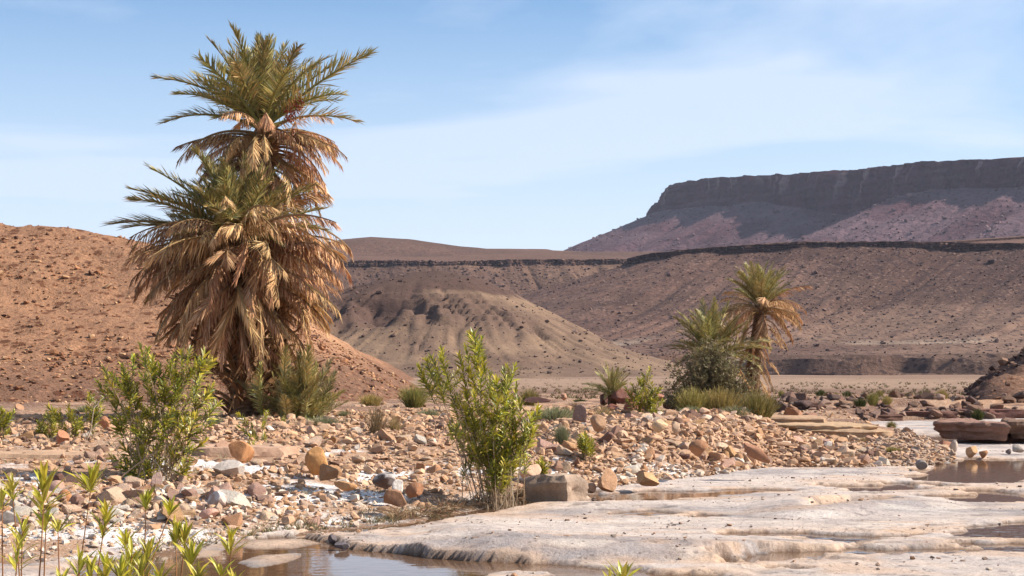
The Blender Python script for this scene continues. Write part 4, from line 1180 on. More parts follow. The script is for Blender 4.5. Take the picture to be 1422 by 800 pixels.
def date_cluster(name, col, seed, n=70, rx=.17, rz=.24):
    r = np.random.default_rng(seed); mb = MB(); v, f = ICO[1]
    v0 = v[:12]; f0 = icosphere(0)[1]
    for i in range(n):
        p = r.normal(size=3); p /= np.linalg.norm(p); p *= r.random() ** .4
        p = p * [rx, rx, rz] + [0, 0, -rz]
        mb.add(v0 * [.02, .02, .028] * r.uniform(.8, 1.2) + p, f0, None, np.array(col) * r.uniform(.6, 1.2))
    for i in range(14):
        p = r.normal(size=3) * [rx * .6, rx * .6, rz * .5] + [0, 0, -rz]
        mb.tube([(0, 0, .18), (p[0] * .5, p[1] * .5, .02), p], .006, 3, S(214, 150, 70) * .6)
    return mb.mesh(name)

def put_frond(me, name, parent, pos, az, L, tilt=0.0, roll=0.0):
    o = obj(name, me, parent)
    q = Quaternion((0, 0, 1), az) @ Quaternion((0, 1, 0), -tilt) @ Quaternion((1, 0, 0), roll)
    o.rotation_mode = 'QUATERNION'; o.rotation_quaternion = q
    o.location = pos; o.scale = (L, L, L)
    return o

def palm(root, crown, L, nlive, seed, dead=(), live_el=(88, -5), Lvar=.15, azw=None):
    """crown: local coordinates of the growing point"""
    r = np.random.default_rng(seed); cx, cy, cz = crown
    ga = math.pi * (3 - 5 ** .5)
    for i in range(nlive):
        f = (i + .5) / nlive
        e = live_el[0] + (live_el[1] - live_el[0]) * f ** 1.35 + r.normal() * 6
        k = int(np.argmin([abs(e - q) for q in ELS_L]))
        az = i * ga + r.normal() * .15
        ll = L * (1 + Lvar * r.normal()) * (.85 + .15 * f)
        put_frond(LIVE[(k, int(r.integers(0, 2)))], 'frond', root, (cx + .07 * math.cos(az), cy + .07 * math.sin(az), cz + .18 * (1 - f)), az, ll, R(e - ELS_L[k]), r.normal() * .25)
    for (n, z0, z1, e0, e1, la, lb) in dead:
        for i in range(n):
            f = (i + r.random()) / n
            e = e0 + (e1 - e0) * f + r.normal() * 9
            k = int(np.argmin([abs(e - q) for q in ELS_D]))
            az = i * ga + r.normal() * .3
            z = z0 + (z1 - z0) * f; tt = z / cz
            put_frond(DEAD[(k, int(r.integers(0, 3)))], 'dead_frond', root, (cx * tt + .15 * math.cos(az), cy * tt + .15 * math.sin(az), z), az, r.uniform(la, lb), R(e - ELS_D[k]), r.normal() * .35)

def z_at(x, y): return float(ground_z(np.array([x]), np.array([y]))[0])
PXM = lambda Y: F / Y
# tall palm (behind) and broad palm (in front)
Yt = 40.8; xt, _ = P(389, 0, Yt); zt = z_at(xt, Yt) - .05
t = thing('date_palm', (xt, Yt, zt), 'tallest date palm with date clusters and a skirt of dead fronds, behind the broad one', 'palm tree')
def loc_t(px, py, Y): x, z = P(px, py, Y); return (x - xt, Y - Yt, z - zt)
ct_ = loc_t(366, 178, 40.6)
obj('trunk', trunk_mesh('trunk', [(0, 0, 0), (.03, 0, 1.2), (ct_[0] * .5, ct_[1] * .5, ct_[2] * .5), ct_], .25, .2, 1), t, mat=M_bark)
palm(t, ct_, 2.45, 52, 71, dead=[(24, ct_[2] - .15, ct_[2] - .4, 40, 14, 1.9, 2.5), (46, ct_[2] - .35, ct_[2] - .9, 26, -20, 1.6, 2.2), (30, ct_[2] - .7, ct_[2] - 1.5, 0, -50, 1.4, 2.0)], live_el=(90, 26))
for px, py, col, yy in [(414, 132, S(176, 80, 44) * .6, 40.1), (402, 146, S(170, 70, 40) * .6, 40.0), (317, 126, S(90, 46, 36) * .6, 40.2), (410, 178, S(190, 100, 50) * .6, 39.9)]:
    o = obj('date_cluster', date_cluster('date_cluster', col, int(px)), t, loc_t(px, py, yy), mat=M_date)
Yb = 39.4; xb, _ = P(342, 0, Yb); zb = z_at(xb, Yb) - .05
t = thing('date_palm', (xb, Yb, zb), 'broad date palm buried in brown dead fronds down to the pebbles', 'palm tree')
def loc_b(px, py, Y): x, z = P(px, py, Y); return (x - xb, Y - Yb, z - zb)
cb_ = loc_b(333, 338, 39.3)
obj('trunk', trunk_mesh('trunk', [(0, 0, 0), (0, 0, 1.0), (cb_[0] * .5, cb_[1] * .5, cb_[2] * .5), cb_], .36, .28, 2), t, mat=M_bark)
palm(t, cb_, 2.1, 78, 72, dead=[(44, cb_[2] + .1, cb_[2] - .4, 52, 22, 2.4, 3.1), (64, cb_[2] - .3, cb_[2] - 1.1, 40, 0, 2.3, 3.0), (50, cb_[2] - .8, cb_[2] - 1.7, 30, -15, 1.9, 2.5), (20, cb_[2] - 1.6, cb_[2] - 2.4, 35, -10, 1.1, 1.7)], live_el=(90, 14))
for az_, el_o, ll_ in ((3.0, 24, 3.1), (3.3, 12, 3.2), (2.8, 34, 3.0), (3.5, 30, 2.9), (3.15, 42, 2.9), (2.6, 20, 2.8)):
    put_frond(LIVE[(int(np.argmin([abs(el_o - q) for q in ELS_L])), 0)], 'frond', t, (cb_[0], cb_[1], cb_[2] + .1), az_, ll_)
r = np.random.default_rng(73)
for i in range(150):
    az = r.uniform(0, 6.28); z = .08 + (cb_[2] - 1.3) * r.random() ** 1.2; kx = z / cb_[2]
    put_frond(STUB[int(r.integers(0, 4))], 'leaf_stalk', t, (cb_[0] * kx + .3 * math.cos(az), cb_[1] * kx + .3 * math.sin(az), z), az, r.uniform(.5, 1.25) if i % 2 else r.uniform(1.0, 2.1), r.normal() * .3, r.normal() * .3)

yy = 38.8; x, _ = P(413, 0, yy); z = z_at(x, yy)
t = thing('palm_offshoot', (x, yy, z), 'dark green clump of upright young palm fronds right of the palm trunks', 'palm shoots')
r = np.random.default_rng(78)
for i in range(80):
    k = int(r.integers(0, 4)); put_frond(LIVE[(k, 0)], 'frond', t, (r.normal() * .24, r.normal() * .24, -.05), r.uniform(0, 6.28), r.uniform(1.0, 1.95) * (1 - .1 * k), 0, r.normal() * .3)
# -- oleander: leaf, sprig, bush
def leaf_geo(L, w, bend, fold):
    t = np.array([0, .3, .65, 1.0]); ww = np.array([.12, .85, .9, 0]) * w / 2
    x = t * L; z = -bend * L * t ** 2
    v = [(x[0], 0, z[0])]
    for i in (1, 2): v += [(x[i], ww[i], z[i] + fold * ww[i]), (x[i], 0, z[i]), (x[i], -ww[i], z[i] + fold * ww[i])]
    v.append((x[3], 0, z[3]))
    tr = [(0, 2, 1), (0, 3, 2), (4, 7, 5), (5, 7, 6)]
    qd = [(1, 2, 5, 4), (2, 3, 6, 5)]
    return np.array(v), np.array(tr), np.array(qd)
LG = [S(150, 148, 54), S(130, 134, 50), S(172, 162, 60), S(112, 120, 52), S(186, 172, 66), S(142, 140, 70)]
LY = [S(190, 180, 50), S(204, 186, 64), S(172, 170, 52)]
def rotm(az, el):
    return np.array((Matrix.Rotation(az, 3, 'Z') @ Matrix.Rotation(-el, 3, 'Y')))
def sprig_mesh(name, H, whorls, leafL, seed, yellow=.15, wide=.235):
    r = np.random.default_rng(seed); mb = MB()
    mb.tube([(0, 0, 0), (0, 0, H * .5), (.0, 0, H)], [.006, .004, .003], 4, S(150, 130, 80) * .5)
    for i in range(whorls):
        f = (i + .4) / whorls
        for k in range(3):
            az = k * 2.094 + i * 1.05 + r.normal() * .25
            el_ = R(np.interp(f, [0, .6, 1], [28, 46, 72]) + r.normal() * 10)
            L = leafL * np.interp(f, [0, .3, 1], [.8, 1, .7]) * r.uniform(.8, 1.15)
            v, tr, qd = leaf_geo(L, L * wide, .1 + .15 * r.random(), .35)
            v = v @ rotm(az, el_).T + [0, 0, H * f]
            c = LY[int(r.integers(0, 3))] if r.random() < yellow + .25 * (f > .75) else LG[int(r.integers(0, 6))]
            mb.add(v, tr, qd, c * .85 * r.uniform(.85, 1.15))
    return mb.mesh(name)
SPR = [sprig_mesh('leaf_sprig', .36, 10, .17, 700 + i, yellow=.12 + .08 * (i % 4)) for i in range(8)]
for m_ in SPR: m_.materials.append(M_leaf)
SPRN = [sprig_mesh('leaf_sprig', .30, 9, .10, 720 + i, yellow=.1, wide=.16) for i in range(5)]
for m_ in SPRN: m_.materials.append(M_leaf)

def aim(o, d, spin=0.0):
    q = Vector(d).to_track_quat('Z', 'Y') @ Quaternion((0, 0, 1), spin)
    o.rotation_mode = 'QUATERNION'; o.rotation_quaternion = q

def bush(name, loc, label, cat, tips, seed, nspr=3, low=.35, sprigs=SPR, sc=(.8, 1.2), stemcol=S(196, 168, 138) * .6, srad=.010, group=None, base_r=.28, extra=0):
    """tips: end points of the stems in local coordinates"""
    r = np.random.default_rng(seed)
    t = thing(name, loc, label, cat, group)
    for _ in range(len(tips) // 5 if len(tips) > 20 else 0):          # bare dead stems among the leafy ones
        tq = np.array(tips[int(r.integers(0, len(tips)))], float) * r.uniform(.6, .95) + r.normal(size=3) * .12
        b = np.array([tq[0] * .2 + base_r * r.normal() * .6, tq[1] * .2 + base_r * r.normal() * .6, -.03]); m = (b + tq) / 2 + r.normal(size=3) * .08
        u = np.linspace(0, 1, 6)[:, None]; pts = (1 - u) ** 2 * b + 2 * u * (1 - u) * m + u ** 2 * tq
        mb = MB(); mb.tube(pts, np.linspace(srad * .9, srad * .25, 6), 4, S(214, 192, 166) * .6)
        for k in range(3):
            i0 = int(r.integers(2, 5)); dd = r.normal(size=3) * .12 + [0, 0, .14]; mb.tube([pts[i0], pts[i0] + dd * .6, pts[i0] + dd], [srad * .4, srad * .3, srad * .15], 3, S(206, 182, 154) * .6)
        obj('dead_stem', mb.mesh('dead_stem'), t, mat=M_twig)
    ns = 0
    for tp in tips:
        tp = np.array(tp, float); b = np.array([tp[0] * .25 + base_r * r.normal() * .5, tp[1] * .25 + base_r * r.normal() * .5, -.03])
        m = (b + tp) / 2 + np.array([-(tp[0] - b[0]) * .16, -(tp[1] - b[1]) * .16, tp[2] * .08]) + r.normal(size=3) * .03
        u = np.linspace(0, 1, 7)[:, None]
        pts = (1 - u) ** 2 * b + 2 * u * (1 - u) * m + u ** 2 * tp
        mb = MB(); mb.tube(pts, np.linspace(srad, srad * .45, 7), 4, stemcol * r.uniform(.8, 1.15))
        obj('stem', mb.mesh('stem'), t, mat=M_twig)
        nn = nspr + int(r.integers(0, 2))
        for k in range(nn):
            if ns >= 298: break
            f = 1.0 if k == 0 else r.uniform(low, .97)
            p = np.array([np.interp(f, np.linspace(0, 1, 7), pts[:, q]) for q in range(3)])
            d = (pts[-1] - pts[-2]) if k == 0 else np.array([r.normal() * .6, r.normal() * .6, .9])
            d = d / np.linalg.norm(d) + np.array([0, 0, .25])
            s_ = r.uniform(*sc) * (1.22 if k == 0 else .82)
            if k == 0: p = p - d / np.linalg.norm(d) * .25 * s_
            o = obj('leaf_sprig', sprigs[int(r.integers(0, len(sprigs)))], t, p); aim(o, d, r.uniform(0, 6.28)); o.scale = (s_,) * 3
            ns += 1
    return t

def tips_from_px(base, pts, Y, seed, spread):
    """pts: (px, py) of the shoot tips; the depth is spread about the bush centre"""
    r = np.random.default_rng(seed); o = []
    for px, py in pts:
        yy = Y + spread * r.uniform(-1, 1)
        x, z = P(px, py, yy); o.append((x - base[0], yy - base[1], z - base[2]))
    return o

# middle oleander
bx, by = G(690, 694, .12); bz = z_at(bx, by); base = (bx, by, bz)
r = np.random.default_rng(80)
tp = [(655, 474), (660, 478), (648, 490), (668, 492), (640, 505), (672, 508), (588, 522), (596, 512), (604, 508), (615, 505), (606, 525), (620, 522), (592, 535), (610, 540), (625, 545), (712, 520), (700, 525), (690, 540), (680, 530), (668, 530), (655, 525), (648, 545), (704, 540), (715, 548),
      (640, 560), (660, 555), (675, 560), (690, 565), (632, 570), (650, 580), (668, 585), (684, 590), (700, 580), (712, 575), (722, 570), (735, 590), (742, 580), (728, 600), (738, 608), (715, 600), (700, 610), (688, 612), (672, 605), (656, 602), (645, 600), (705, 630), (718, 625), (690, 635), (722, 640), (676, 630), (660, 628), (700, 650), (686, 655), (710, 655)]
bush('oleander_bush', base, 'tall green oleander bush at the water edge in the middle of the scene', 'bush', tips_from_px(base, tp, by, 81, .55), 82, nspr=3, low=.25, sc=(.72, 1.05), srad=.0075)
# left oleander
bx, by = G(215, 672, .35); bz = z_at(bx, by); base = (bx, by, bz)
tp = [(140, 540), (150, 525), (162, 530), (172, 520), (185, 505), (198, 492), (205, 497), (212, 510), (178, 540), (155, 555), (165, 560), (190, 545), (205, 530), (222, 520), (236, 512), (240, 505), (252, 500), (262, 495), (270, 510), (262, 525), (248, 530), (280, 505), (288, 512), (275, 535), (290, 545), (282, 560), (296, 570), (265, 550), (245, 555), (228, 545), (215, 560), (198, 570), (180, 580), (162, 590), (190, 605), (210, 600), (230, 590), (250, 585), (268, 590), (285, 595), (175, 625), (195, 635), (215, 630), (238, 625), (258, 628), (276, 620), (165, 640), (205, 650), (230, 650), (255, 650), (180, 655)]
bush('oleander_bush', base, 'leafy yellow green oleander bush in the pebbles in front of the palms', 'bush', tips_from_px(base, tp, by, 83, .6), 84, nspr=2, low=.5, sc=(.75, 1.05), base_r=.5)
# slender oleander on the crest
bx, by = P(900, 0, 39)[0], 39.0; bz = z_at(bx, by); base = (bx, by, bz)
tp = [(901, 517), (893, 530), (880, 540), (872, 545), (888, 550), (905, 540), (914, 545), (918, 560), (905, 562), (890, 565), (876, 562), (912, 575), (898, 578), (884, 577)]
bush('oleander_bush', base, 'slender bright green oleander on the rubble crest beside the small round palm', 'bush', tips_from_px(base, tp, by, 85, .3), 86, nspr=4, low=.3, sc=(.7, 1.0))
# small oleander saplings
SAP = [(814, 640, 814, 612, 28.5, 'small oleander sprout halfway up the rubble behind the dark block', 8),
       (752, 668, 752, 648, 26.5, 'short green sprout just above the dark rock block', 5),
       (368, 670, 368, 580, 31, 'tall thin oleander shoots right of the palm foot shadow', 6),
       (350, 674, 346, 632, 29, 'low oleander sprout between pale boulders and the orange one', 7),
       (395, 606, 396, 590, 36, 'tiny yellow green sprout below the palm trunks', 3),
       (70, 625, 66, 578, 31, 'oleander sprout among shaded pebbles near the left edge', 7),
       (0, 625, 2, 575, 31, 'dark green oleander cut by the left edge of the picture', 9),
       (126, 620, 124, 555, 30.5, 'upright oleander sprout beside the bare pale branch', 8),
       (98, 632, 95, 570, 30, 'grey green oleander sprout with bare lower twigs', 8)]
for i, (px, py, tx, ty, yy, lab, n) in enumerate(SAP):
    x, _ = P(px, py, yy); z = z_at(x, yy); base = (x, yy, z)
    r = np.random.default_rng(400 + i); h = py - ty
    pts = [(tx + r.normal() * h * .16, ty + r.random() * h * .6) for _ in range(n)]; pts[0] = (tx, ty)
    bush('oleander_sprout', base, lab, 'shrub', tips_from_px(base, pts, yy, 420 + i, .15), 440 + i, nspr=2, low=.35, sc=(.55, .8), base_r=.06, srad=.007)

# foreground shoots: every leaf on its own
LEAF = []
for i in range(6):
    v, tr, qd = leaf_geo(1.0, .175, .06 + .07 * i, .4)
    mb = MB(); c = (LG + LY)[[0, 2, 4, 6, 7, 8][i]] * .9
    cc = np.tile(c, (len(v), 1)); cc[[0, 2, 5]] *= 1.12
    mb.add(v, tr, qd, cc); m_ = mb.mesh('leaf'); m_.materials.append(M_leaf); LEAF.append(m_)
SHOOT = [  # base px,py (may lie below the frame), tip px,py, distance, leaves, leaf length px, leafy length px, label
    (205, 830, 196, 765, 12.9, 14, 24, 50, 'crowded low shoot at the bottom edge left of the slim pale tipped one'),
    (160, 830, 166, 772, 12.7, 12, 24, 40, 'bottom edge shoot with its tip under the bushy one'),
    (225, 830, 222, 778, 12.8, 10, 24, 34, 'bottom edge shoot just right of the leaning low one'),
    (20, 830, 30, 735, 13.3, 10, 24, 60, 'thin yellow shoot hiding between the leftmost stems'),
    (60, 830, 64, 700, 14.3, 9, 24, 40, 'half hidden green shoot behind the tall broad leaved one'),
    (5, 830, 6, 668, 14.4, 9, 24, 40, 'shoot cut by the left edge beside the red stemmed one'),
    (270, 830, 272, 778, 13.0, 9, 24, 34, 'short green shoot on the pool edge right of the long leaved one'),
    (128, 830, 132, 768, 12.9, 10, 24, 44, 'low shoot between the rosette stem and the bushy shoots'),
    (30, 830, 18, 652, 14.2, 14, 24, 44, 'foreground shoot at the far left with a red stem'),
    (50, 830, 58, 640, 14.0, 20, 34, 75, 'tall broad leaved foreground shoot second from the left'),
    (28, 830, 38, 705, 13.6, 12, 26, 60, 'lower yellow foreground shoot between two red stems'),
    (85, 830, 83, 712, 13.8, 8, 22, 26, 'short yellow tipped shoot standing alone on pale mud'),
    (105, 830, 128, 642, 14.4, 18, 32, 40, 'foreground shoot with a rosette on a long leaning red stem'),
    (132, 830, 146, 690, 14.0, 18, 24, 60, 'green foreground shoot in front of white gravel'),
    (108, 830, 112, 752, 13.4, 12, 26, 50, 'low shoot at the bottom edge beside the rosette stem'),
    (150, 830, 150, 755, 13.2, 14, 26, 60, 'bright yellow green shoot at the bottom edge'),
    (172, 830, 186, 740, 13.4, 16, 26, 70, 'bushy low shoot at the bottom edge between two yellow ones'),
    (192, 830, 206, 742, 13.6, 12, 26, 50, 'leaning low shoot with drooping right hand leaves'),
    (170, 815, 172, 735, 14.2, 10, 20, 30, 'small shoot tip peeping above the low shoots'),
    (200, 830, 205, 676, 14.6, 14, 22, 32, 'slim shoot with pale tip before the salty gravel'),
    (195, 830, 234, 690, 14.4, 12, 20, 28, 'leaning shoot with a pale forked tip'),
    (243, 830, 240, 718, 13.8, 12, 24, 44, 'shoot with yellow lower leaves over the pool edge'),
    (248, 830, 258, 720, 13.9, 12, 26, 40, 'slender shoot rising over brown pool edge'),
    (252, 830, 262, 750, 13.2, 12, 30, 40, 'dark green shoot with long leaves at the pool edge'),
    (315, 830, 322, 722, 13.8, 12, 26, 52, 'narrow shoot standing over the reflections'),
    (312, 830, 312, 770, 13.2, 8, 24, 26, 'small splayed shoot below the narrow one'),
    (332, 830, 328, 785, 13.0, 6, 22, 22, 'tiny shoot cut by the bottom edge under the reflections'),
    (90, 830, 84, 790, 12.8, 8, 22, 30, 'leaf tips at the bottom edge under the yellow tipped shoot'),
    (860, 840, 864, 780, 13.2, 12, 26, 24, 'leaf rosette poking up at the bottom edge before the pale slab'),
    (845, 840, 846, 788, 13.1, 6, 18, 14, 'smaller leaf tip left of the rosette before the slab'),
]
for i, (b0, b1, t0, t1, yy, nl, lpx, span, lab) in enumerate(SHOOT):
    r = np.random.default_rng(1000 + i)
    zb_ = min(-.02, CZ - (b1 - HY) / F * yy)
    xb0, _ = P(b0, b1, yy); x1, z1 = P(t0, t1, yy)
    t = thing('oleander_shoot', (xb0, yy, zb_), lab, 'plant', 'oleander shoots in the foreground')
    tip = np.array([x1 - xb0, r.normal() * .08, z1 - zb_]); L1 = lpx * 1.45 / F * yy; nl = int(nl * 1.45)
    tip = tip - np.array([0, 0, L1 * .75])
    m = tip * .5 + np.array([r.normal() * .02 - .12 * tip[0], r.normal() * .03, 0])
    u = np.linspace(0, 1, 9)[:, None]; pts = 2 * u * (1 - u) * m + u ** 2 * tip
    mb = MB(); mb.tube(pts, np.linspace(.0085, .0045, 9), 6, S(178, 124, 84) * .55)
    obj('stem', mb.mesh('stem', True), t, mat=M_twig)
    slen = max(span - lpx, lpx * .25) / F * yy; tot = np.linalg.norm(tip)
    for k in range(nl):
        f = (k + .5) / nl; fr = 1 - (1 - f) * slen / tot
        p = np.array([np.interp(fr, u[:, 0], pts[:, q]) for q in range(3)])
        e = R(np.interp(f, [0, .5, 1], [46, 64, 82]) + r.normal() * 10); az = k * 2.2 + r.normal() * .3
        o = obj('leaf', LEAF[int(r.integers(0, 4)) if f < .7 else int(r.integers(1, 6))], t, p)
        o.rotation_euler = (r.normal() * .15, -e, az)
        s_ = L1 * np.interp(f, [0, .3, 1], [.8, 1.05, .75]) * r.uniform(.6, 1.2)
        o.scale = (s_, s_ * r.uniform(.85, 1.2), s_)

# -- broom-like shrubs, thickets, tufts
def broom_mesh(name, n, spread, cols, seed, w=.012, curve=.5, leafy=0.0, base=.25, k=3):
    """unit high clump of rising blades"""
    r = np.random.default_rng(seed); mb = MB()
    for i in range(n):
        a = r.uniform(0, 6.283); q = r.random() ** .6
        b = np.array([math.cos(a) * base * q, math.sin(a) * base * q, 0])
        h = r.uniform(.45, 1.0) * (1 - .25 * q)
        tip = np.array([math.cos(a) * spread * q * r.uniform(.5, 1.3), math.sin(a) * spread * q * r.uniform(.5, 1.3), h]) + r.normal(size=3) * .06
        m = b * .5 + tip * .5 + np.array([-math.cos(a), -math.sin(a), .6]) * curve * .15
        u = np.linspace(0, 1, k + 1)[:, None]
        pts = (1 - u) ** 2 * b + 2 * u * (1 - u) * m + u ** 2 * tip
        wd = np.cross(tip - b, r.normal(size=3)); wd /= np.linalg.norm(wd) + 1e-9
        ws = np.linspace(w, w * .35, k + 1)[:, None]
        v = np.stack([pts - wd * ws, pts + wd * ws], 1).reshape(-1, 3)
        c = cols[int(r.integers(0, len(cols)))] * .6 * r.uniform(.8, 1.2)
        mb.add(v, None, [[2 * j, 2 * j + 1, 2 * j + 3, 2 * j + 2] for j in range(k)], c)
        if leafy:
            for _ in range(int(leafy)):
                f = r.uniform(.3, 1); p = np.array([np.interp(f, u[:, 0], pts[:, j]) for j in range(3)])
                d = (tip - b) / np.linalg.norm(tip - b) + r.normal(size=3) * .6; d /= np.linalg.norm(d); l = r.uniform(.03, .08)
                wv_ = np.cross(d, r.normal(size=3)); wv_ /= np.linalg.norm(wv_)
                mb.add([p - wv_ * w * .8, p + wv_ * w * .8, p + d * l], [[0, 1, 2]], None, c)
    return mb.mesh(name)
GRN = [S(160, 152, 80), S(176, 160, 92), S(140, 140, 76), S(190, 170, 104)]
YGR = [S(196, 172, 98), S(210, 184, 114), S(180, 160, 90), S(160, 148, 84)]
GGY = [S(150, 152, 112), S(170, 168, 128), S(132, 138, 100), S(186, 180, 140)]
STR = [S(200, 170, 120), S(214, 186, 138), S(180, 146, 100)]
DGN = [S(84, 92, 44), S(100, 104, 50), S(72, 84, 44), S(120, 116, 58)]
OLV = [S(140, 130, 90), S(156, 142, 102), S(122, 116, 78), S(168, 150, 114), S(132, 114, 86)]
BRN = [S(150, 122, 90), S(128, 102, 78), S(168, 140, 104)]
BM = {}
for key, cols, n, sp, w, lf, bs in [('green', GRN, 900, .75, .010, 3, .3), ('yellow', YGR, 900, .8, .010, 3, .35), ('grey', GGY, 800, 1.0, .012, 3, .5), ('straw', STR, 420, .9, .009, 0, .2), ('dark', DGN, 700, .55, .016, 5, .3), ('dry', BRN, 260, 1.0, .008, 1, .25), ('round', DGN, 400, 1.1, .03, 6, .6)]:
    BM[key] = [broom_mesh('foliage', n, sp, cols, 800 + 3 * i + len(BM) * 10, w, leafy=lf, base=bs) for i in range(2)]
    for m_ in BM[key]: m_.materials.append(M_shrub)
# grey thicket in front of the leaning palm pair
def thicket_mesh(name, seed, cols, n=60, sub=9, rx=1.0, ry=.8, rz=1.0, leaf=3, w=.012):
    r = np.random.default_rng(seed); mb = MB()
    for i in range(n):
        a = r.uniform(0, 6.283); e = R(r.uniform(5, 85))
        d = np.array([math.cos(a) * math.cos(e) * rx, math.sin(a) * math.cos(e) * ry, math.sin(e) * rz]) * r.uniform(.6, 1.08)
        b = np.array([d[0] * .15, d[1] * .15, 0]); m = d * .5 + np.array([0, 0, .12]) + r.normal(size=3) * .06
        u = np.linspace(0, 1, 6)[:, None]; pts = (1 - u) ** 2 * b + 2 * u * (1 - u) * m + u ** 2 * d
        mb.tube(pts, np.linspace(.012, .003, 6), 3, S(150, 130, 108) * .5, cap=False)
        for k in range(sub):
            f = r.uniform(.25, 1); p = np.array([np.interp(f, u[:, 0], pts[:, j]) for j in range(3)])
            dd = d / np.linalg.norm(d) * .5 + r.normal(size=3) * .6; dd /= np.linalg.norm(dd); l = r.uniform(.12, .32)
            q = p + dd * l; wd = np.cross(dd, r.normal(size=3)); wd /= np.linalg.norm(wd)
            mb.add([p - wd * w * .35, p + wd * w * .35, q], [[0, 1, 2]], None, S(146, 124, 98) * .52)
            for _ in range(leaf):
                g2 = r.uniform(.2, 1); pp = p + dd * l * g2; d3 = dd * .6 + r.normal(size=3) * .6; d3 /= np.linalg.norm(d3); l3 = r.uniform(.05, .12)
                w3 = np.cross(d3, r.normal(size=3)); w3 /= np.linalg.norm(w3)
                mb.add([pp - w3 * w * .9, pp + w3 * w * .9, pp + d3 * l3], [[0, 1, 2]], None, cols[int(r.integers(0, len(cols)))] * .7 * r.uniform(.8, 1.2))
    return mb.mesh(name)
SH = [  # centre px, bottom py, width px, height px, distance, kind, label
    (1052, 588, 56, 46, 37.5, 'green', 'green broom shrub rightmost in front of the thicket'),
    (1000, 588, 60, 44, 37.2, 'yellow', 'yellow green broom shrub in the middle in front of the thicket'),
    (962, 586, 46, 42, 37.0, 'yellow', 'yellowish broom shrub leftmost in front of the thicket'),
    (1022, 590, 42, 18, 36.4, 'grey', 'grey green cushion shrub under the broom shrubs on the crest'),
    (960, 594, 36, 16, 36.2, 'grey', 'small grey green tuft left under the broom shrubs'),
    (770, 592, 64, 22, 36.5, 'grey', 'low grey green cushion right behind the middle bush'),
    (575, 566, 44, 32, 47, 'green', 'olive bush on the plain behind the middle bush'),
    (515, 562, 34, 20, 48, 'yellow', 'yellow green tuft at the foot of the orange hill'),
    (595, 578, 34, 16, 41, 'grey', 'pale grey tuft behind the pebbles left of the middle bush'),
    (735, 552, 26, 28, 50, 'green', 'feathery bush on the plain right behind the middle bush'),
    (450, 604, 52, 17, 35.5, 'grey', 'flat grey green cushion in the pebbles below the palms'),
    (478, 584, 18, 10, 40, 'grey', 'tiny grey green cushion at the back of the pebbles'),
    (522, 626, 48, 50, 32.8, 'dry', 'dry dark twiggy bush in the pebbles left of the middle bush'),
    (548, 606, 26, 26, 34.5, 'straw', 'straw coloured grass tuft beside the dry twiggy bush'),
    (300, 606, 30, 16, 35, 'grey', 'grey green cushion below the left side of the palms'),
    (120, 568, 30, 12, 43, 'grey', 'grey green cushion behind the pebble field near the left edge'),
    (14, 532, 12, 14, 58, 'straw', 'lone dry tuft on the lower orange hill'),
    (780, 630, 22, 32, 30, 'grey', 'soft grey green tuft on the rubble behind the dark block'),
    (840, 606, 30, 20, 36, 'straw', 'straw grass tuft on the crest near the tan stones'),
    (800, 560, 30, 12, 48, 'dry', 'dry twigs on the plain behind the rubble crest'),
    (805, 548, 18, 6, 55, 'round', 'dark green low bush on the plain left of the small palm'),
    (1240, 632, 24, 10, 34.4, 'yellow', 'yellow green weed on the gravel bar'),
    (1200, 622, 20, 14, 36.5, 'straw', 'straw weed under the layered ledge'),
    (1238, 606, 14, 14, 43.5, 'green', 'green weed at the tip of the layered ledge'),
    (1358, 578, 18, 18, 57.5, 'round', 'bright green bush on the dark embankment below the knoll'),
    (1410, 532, 16, 18, 70, 'yellow', 'yellow bush on the flank of the dark knoll'),
    (1376, 546, 22, 14, 68, 'yellow', 'olive tuft at the foot of the dark knoll'),
]
def shrub(px, py, w, h, yy, key, lab, i, group=None):
    x, z = P(px, py, yy)
    z = z_at(x, yy) if yy < 60 else min(z, z)
    t = thing('shrub', (x, yy, z - .03), lab, 'shrub', group)
    o = obj('foliage', BM[key][i % 2], t); H = h / F * yy; W = w / F * yy / 2
    sp = {'green': .75, 'yellow': .8, 'grey': 1., 'straw': .9, 'dark': .62, 'dry': 1., 'round': 1.1, 'leafy': 1.0}[key]
    o.scale = (W / sp * 1.15, W / sp * 1.15, H * 1.08); o.rotation_euler = (0, 0, i * 1.7)
    mb = MB(); rg = np.random.default_rng(i)
    for k in range(6):
        a = rg.uniform(0, 6.28); mb.tube([(0, 0, 0), (math.cos(a) * W * .2, math.sin(a) * W * .2, H * .3), (math.cos(a) * W * .55, math.sin(a) * W * .55, H * .7)], [.012, .009, .004], 3, S(140, 112, 86) * .5)
    obj('stem', mb.mesh('stem'), t, mat=M_twig)
    return t
for i, a in enumerate(SH): shrub(*a, i)
g = np.random.default_rng(12)
PS = [(1140, 548, 16, 10, 'round'), (1176, 548, 14, 8, 'round'), (1200, 550, 12, 7, 'green'), (1222, 552, 16, 12, 'green'), (1243, 553, 18, 14, 'round'), (1195, 562, 20, 12, 'round'), (1212, 560, 28, 18, 'green'), (1232, 558, 22, 12, 'yellow'),
      (1268, 556, 16, 8, 'green'), (1286, 552, 20, 10, 'round'), (1308, 556, 24, 16, 'yellow'), (1160, 549, 12, 7, 'green'), (1262, 548, 14, 6, 'round'), (1085, 552, 14, 12, 'green'), (1335, 555, 12, 8, 'green')]
NTH = 'first second third fourth fifth sixth seventh eighth ninth tenth eleventh twelfth thirteenth fourteenth fifteenth'.split()
rank = {j: k for k, j in enumerate(sorted(range(len(PS)), key=lambda j: PS[j][0]))}
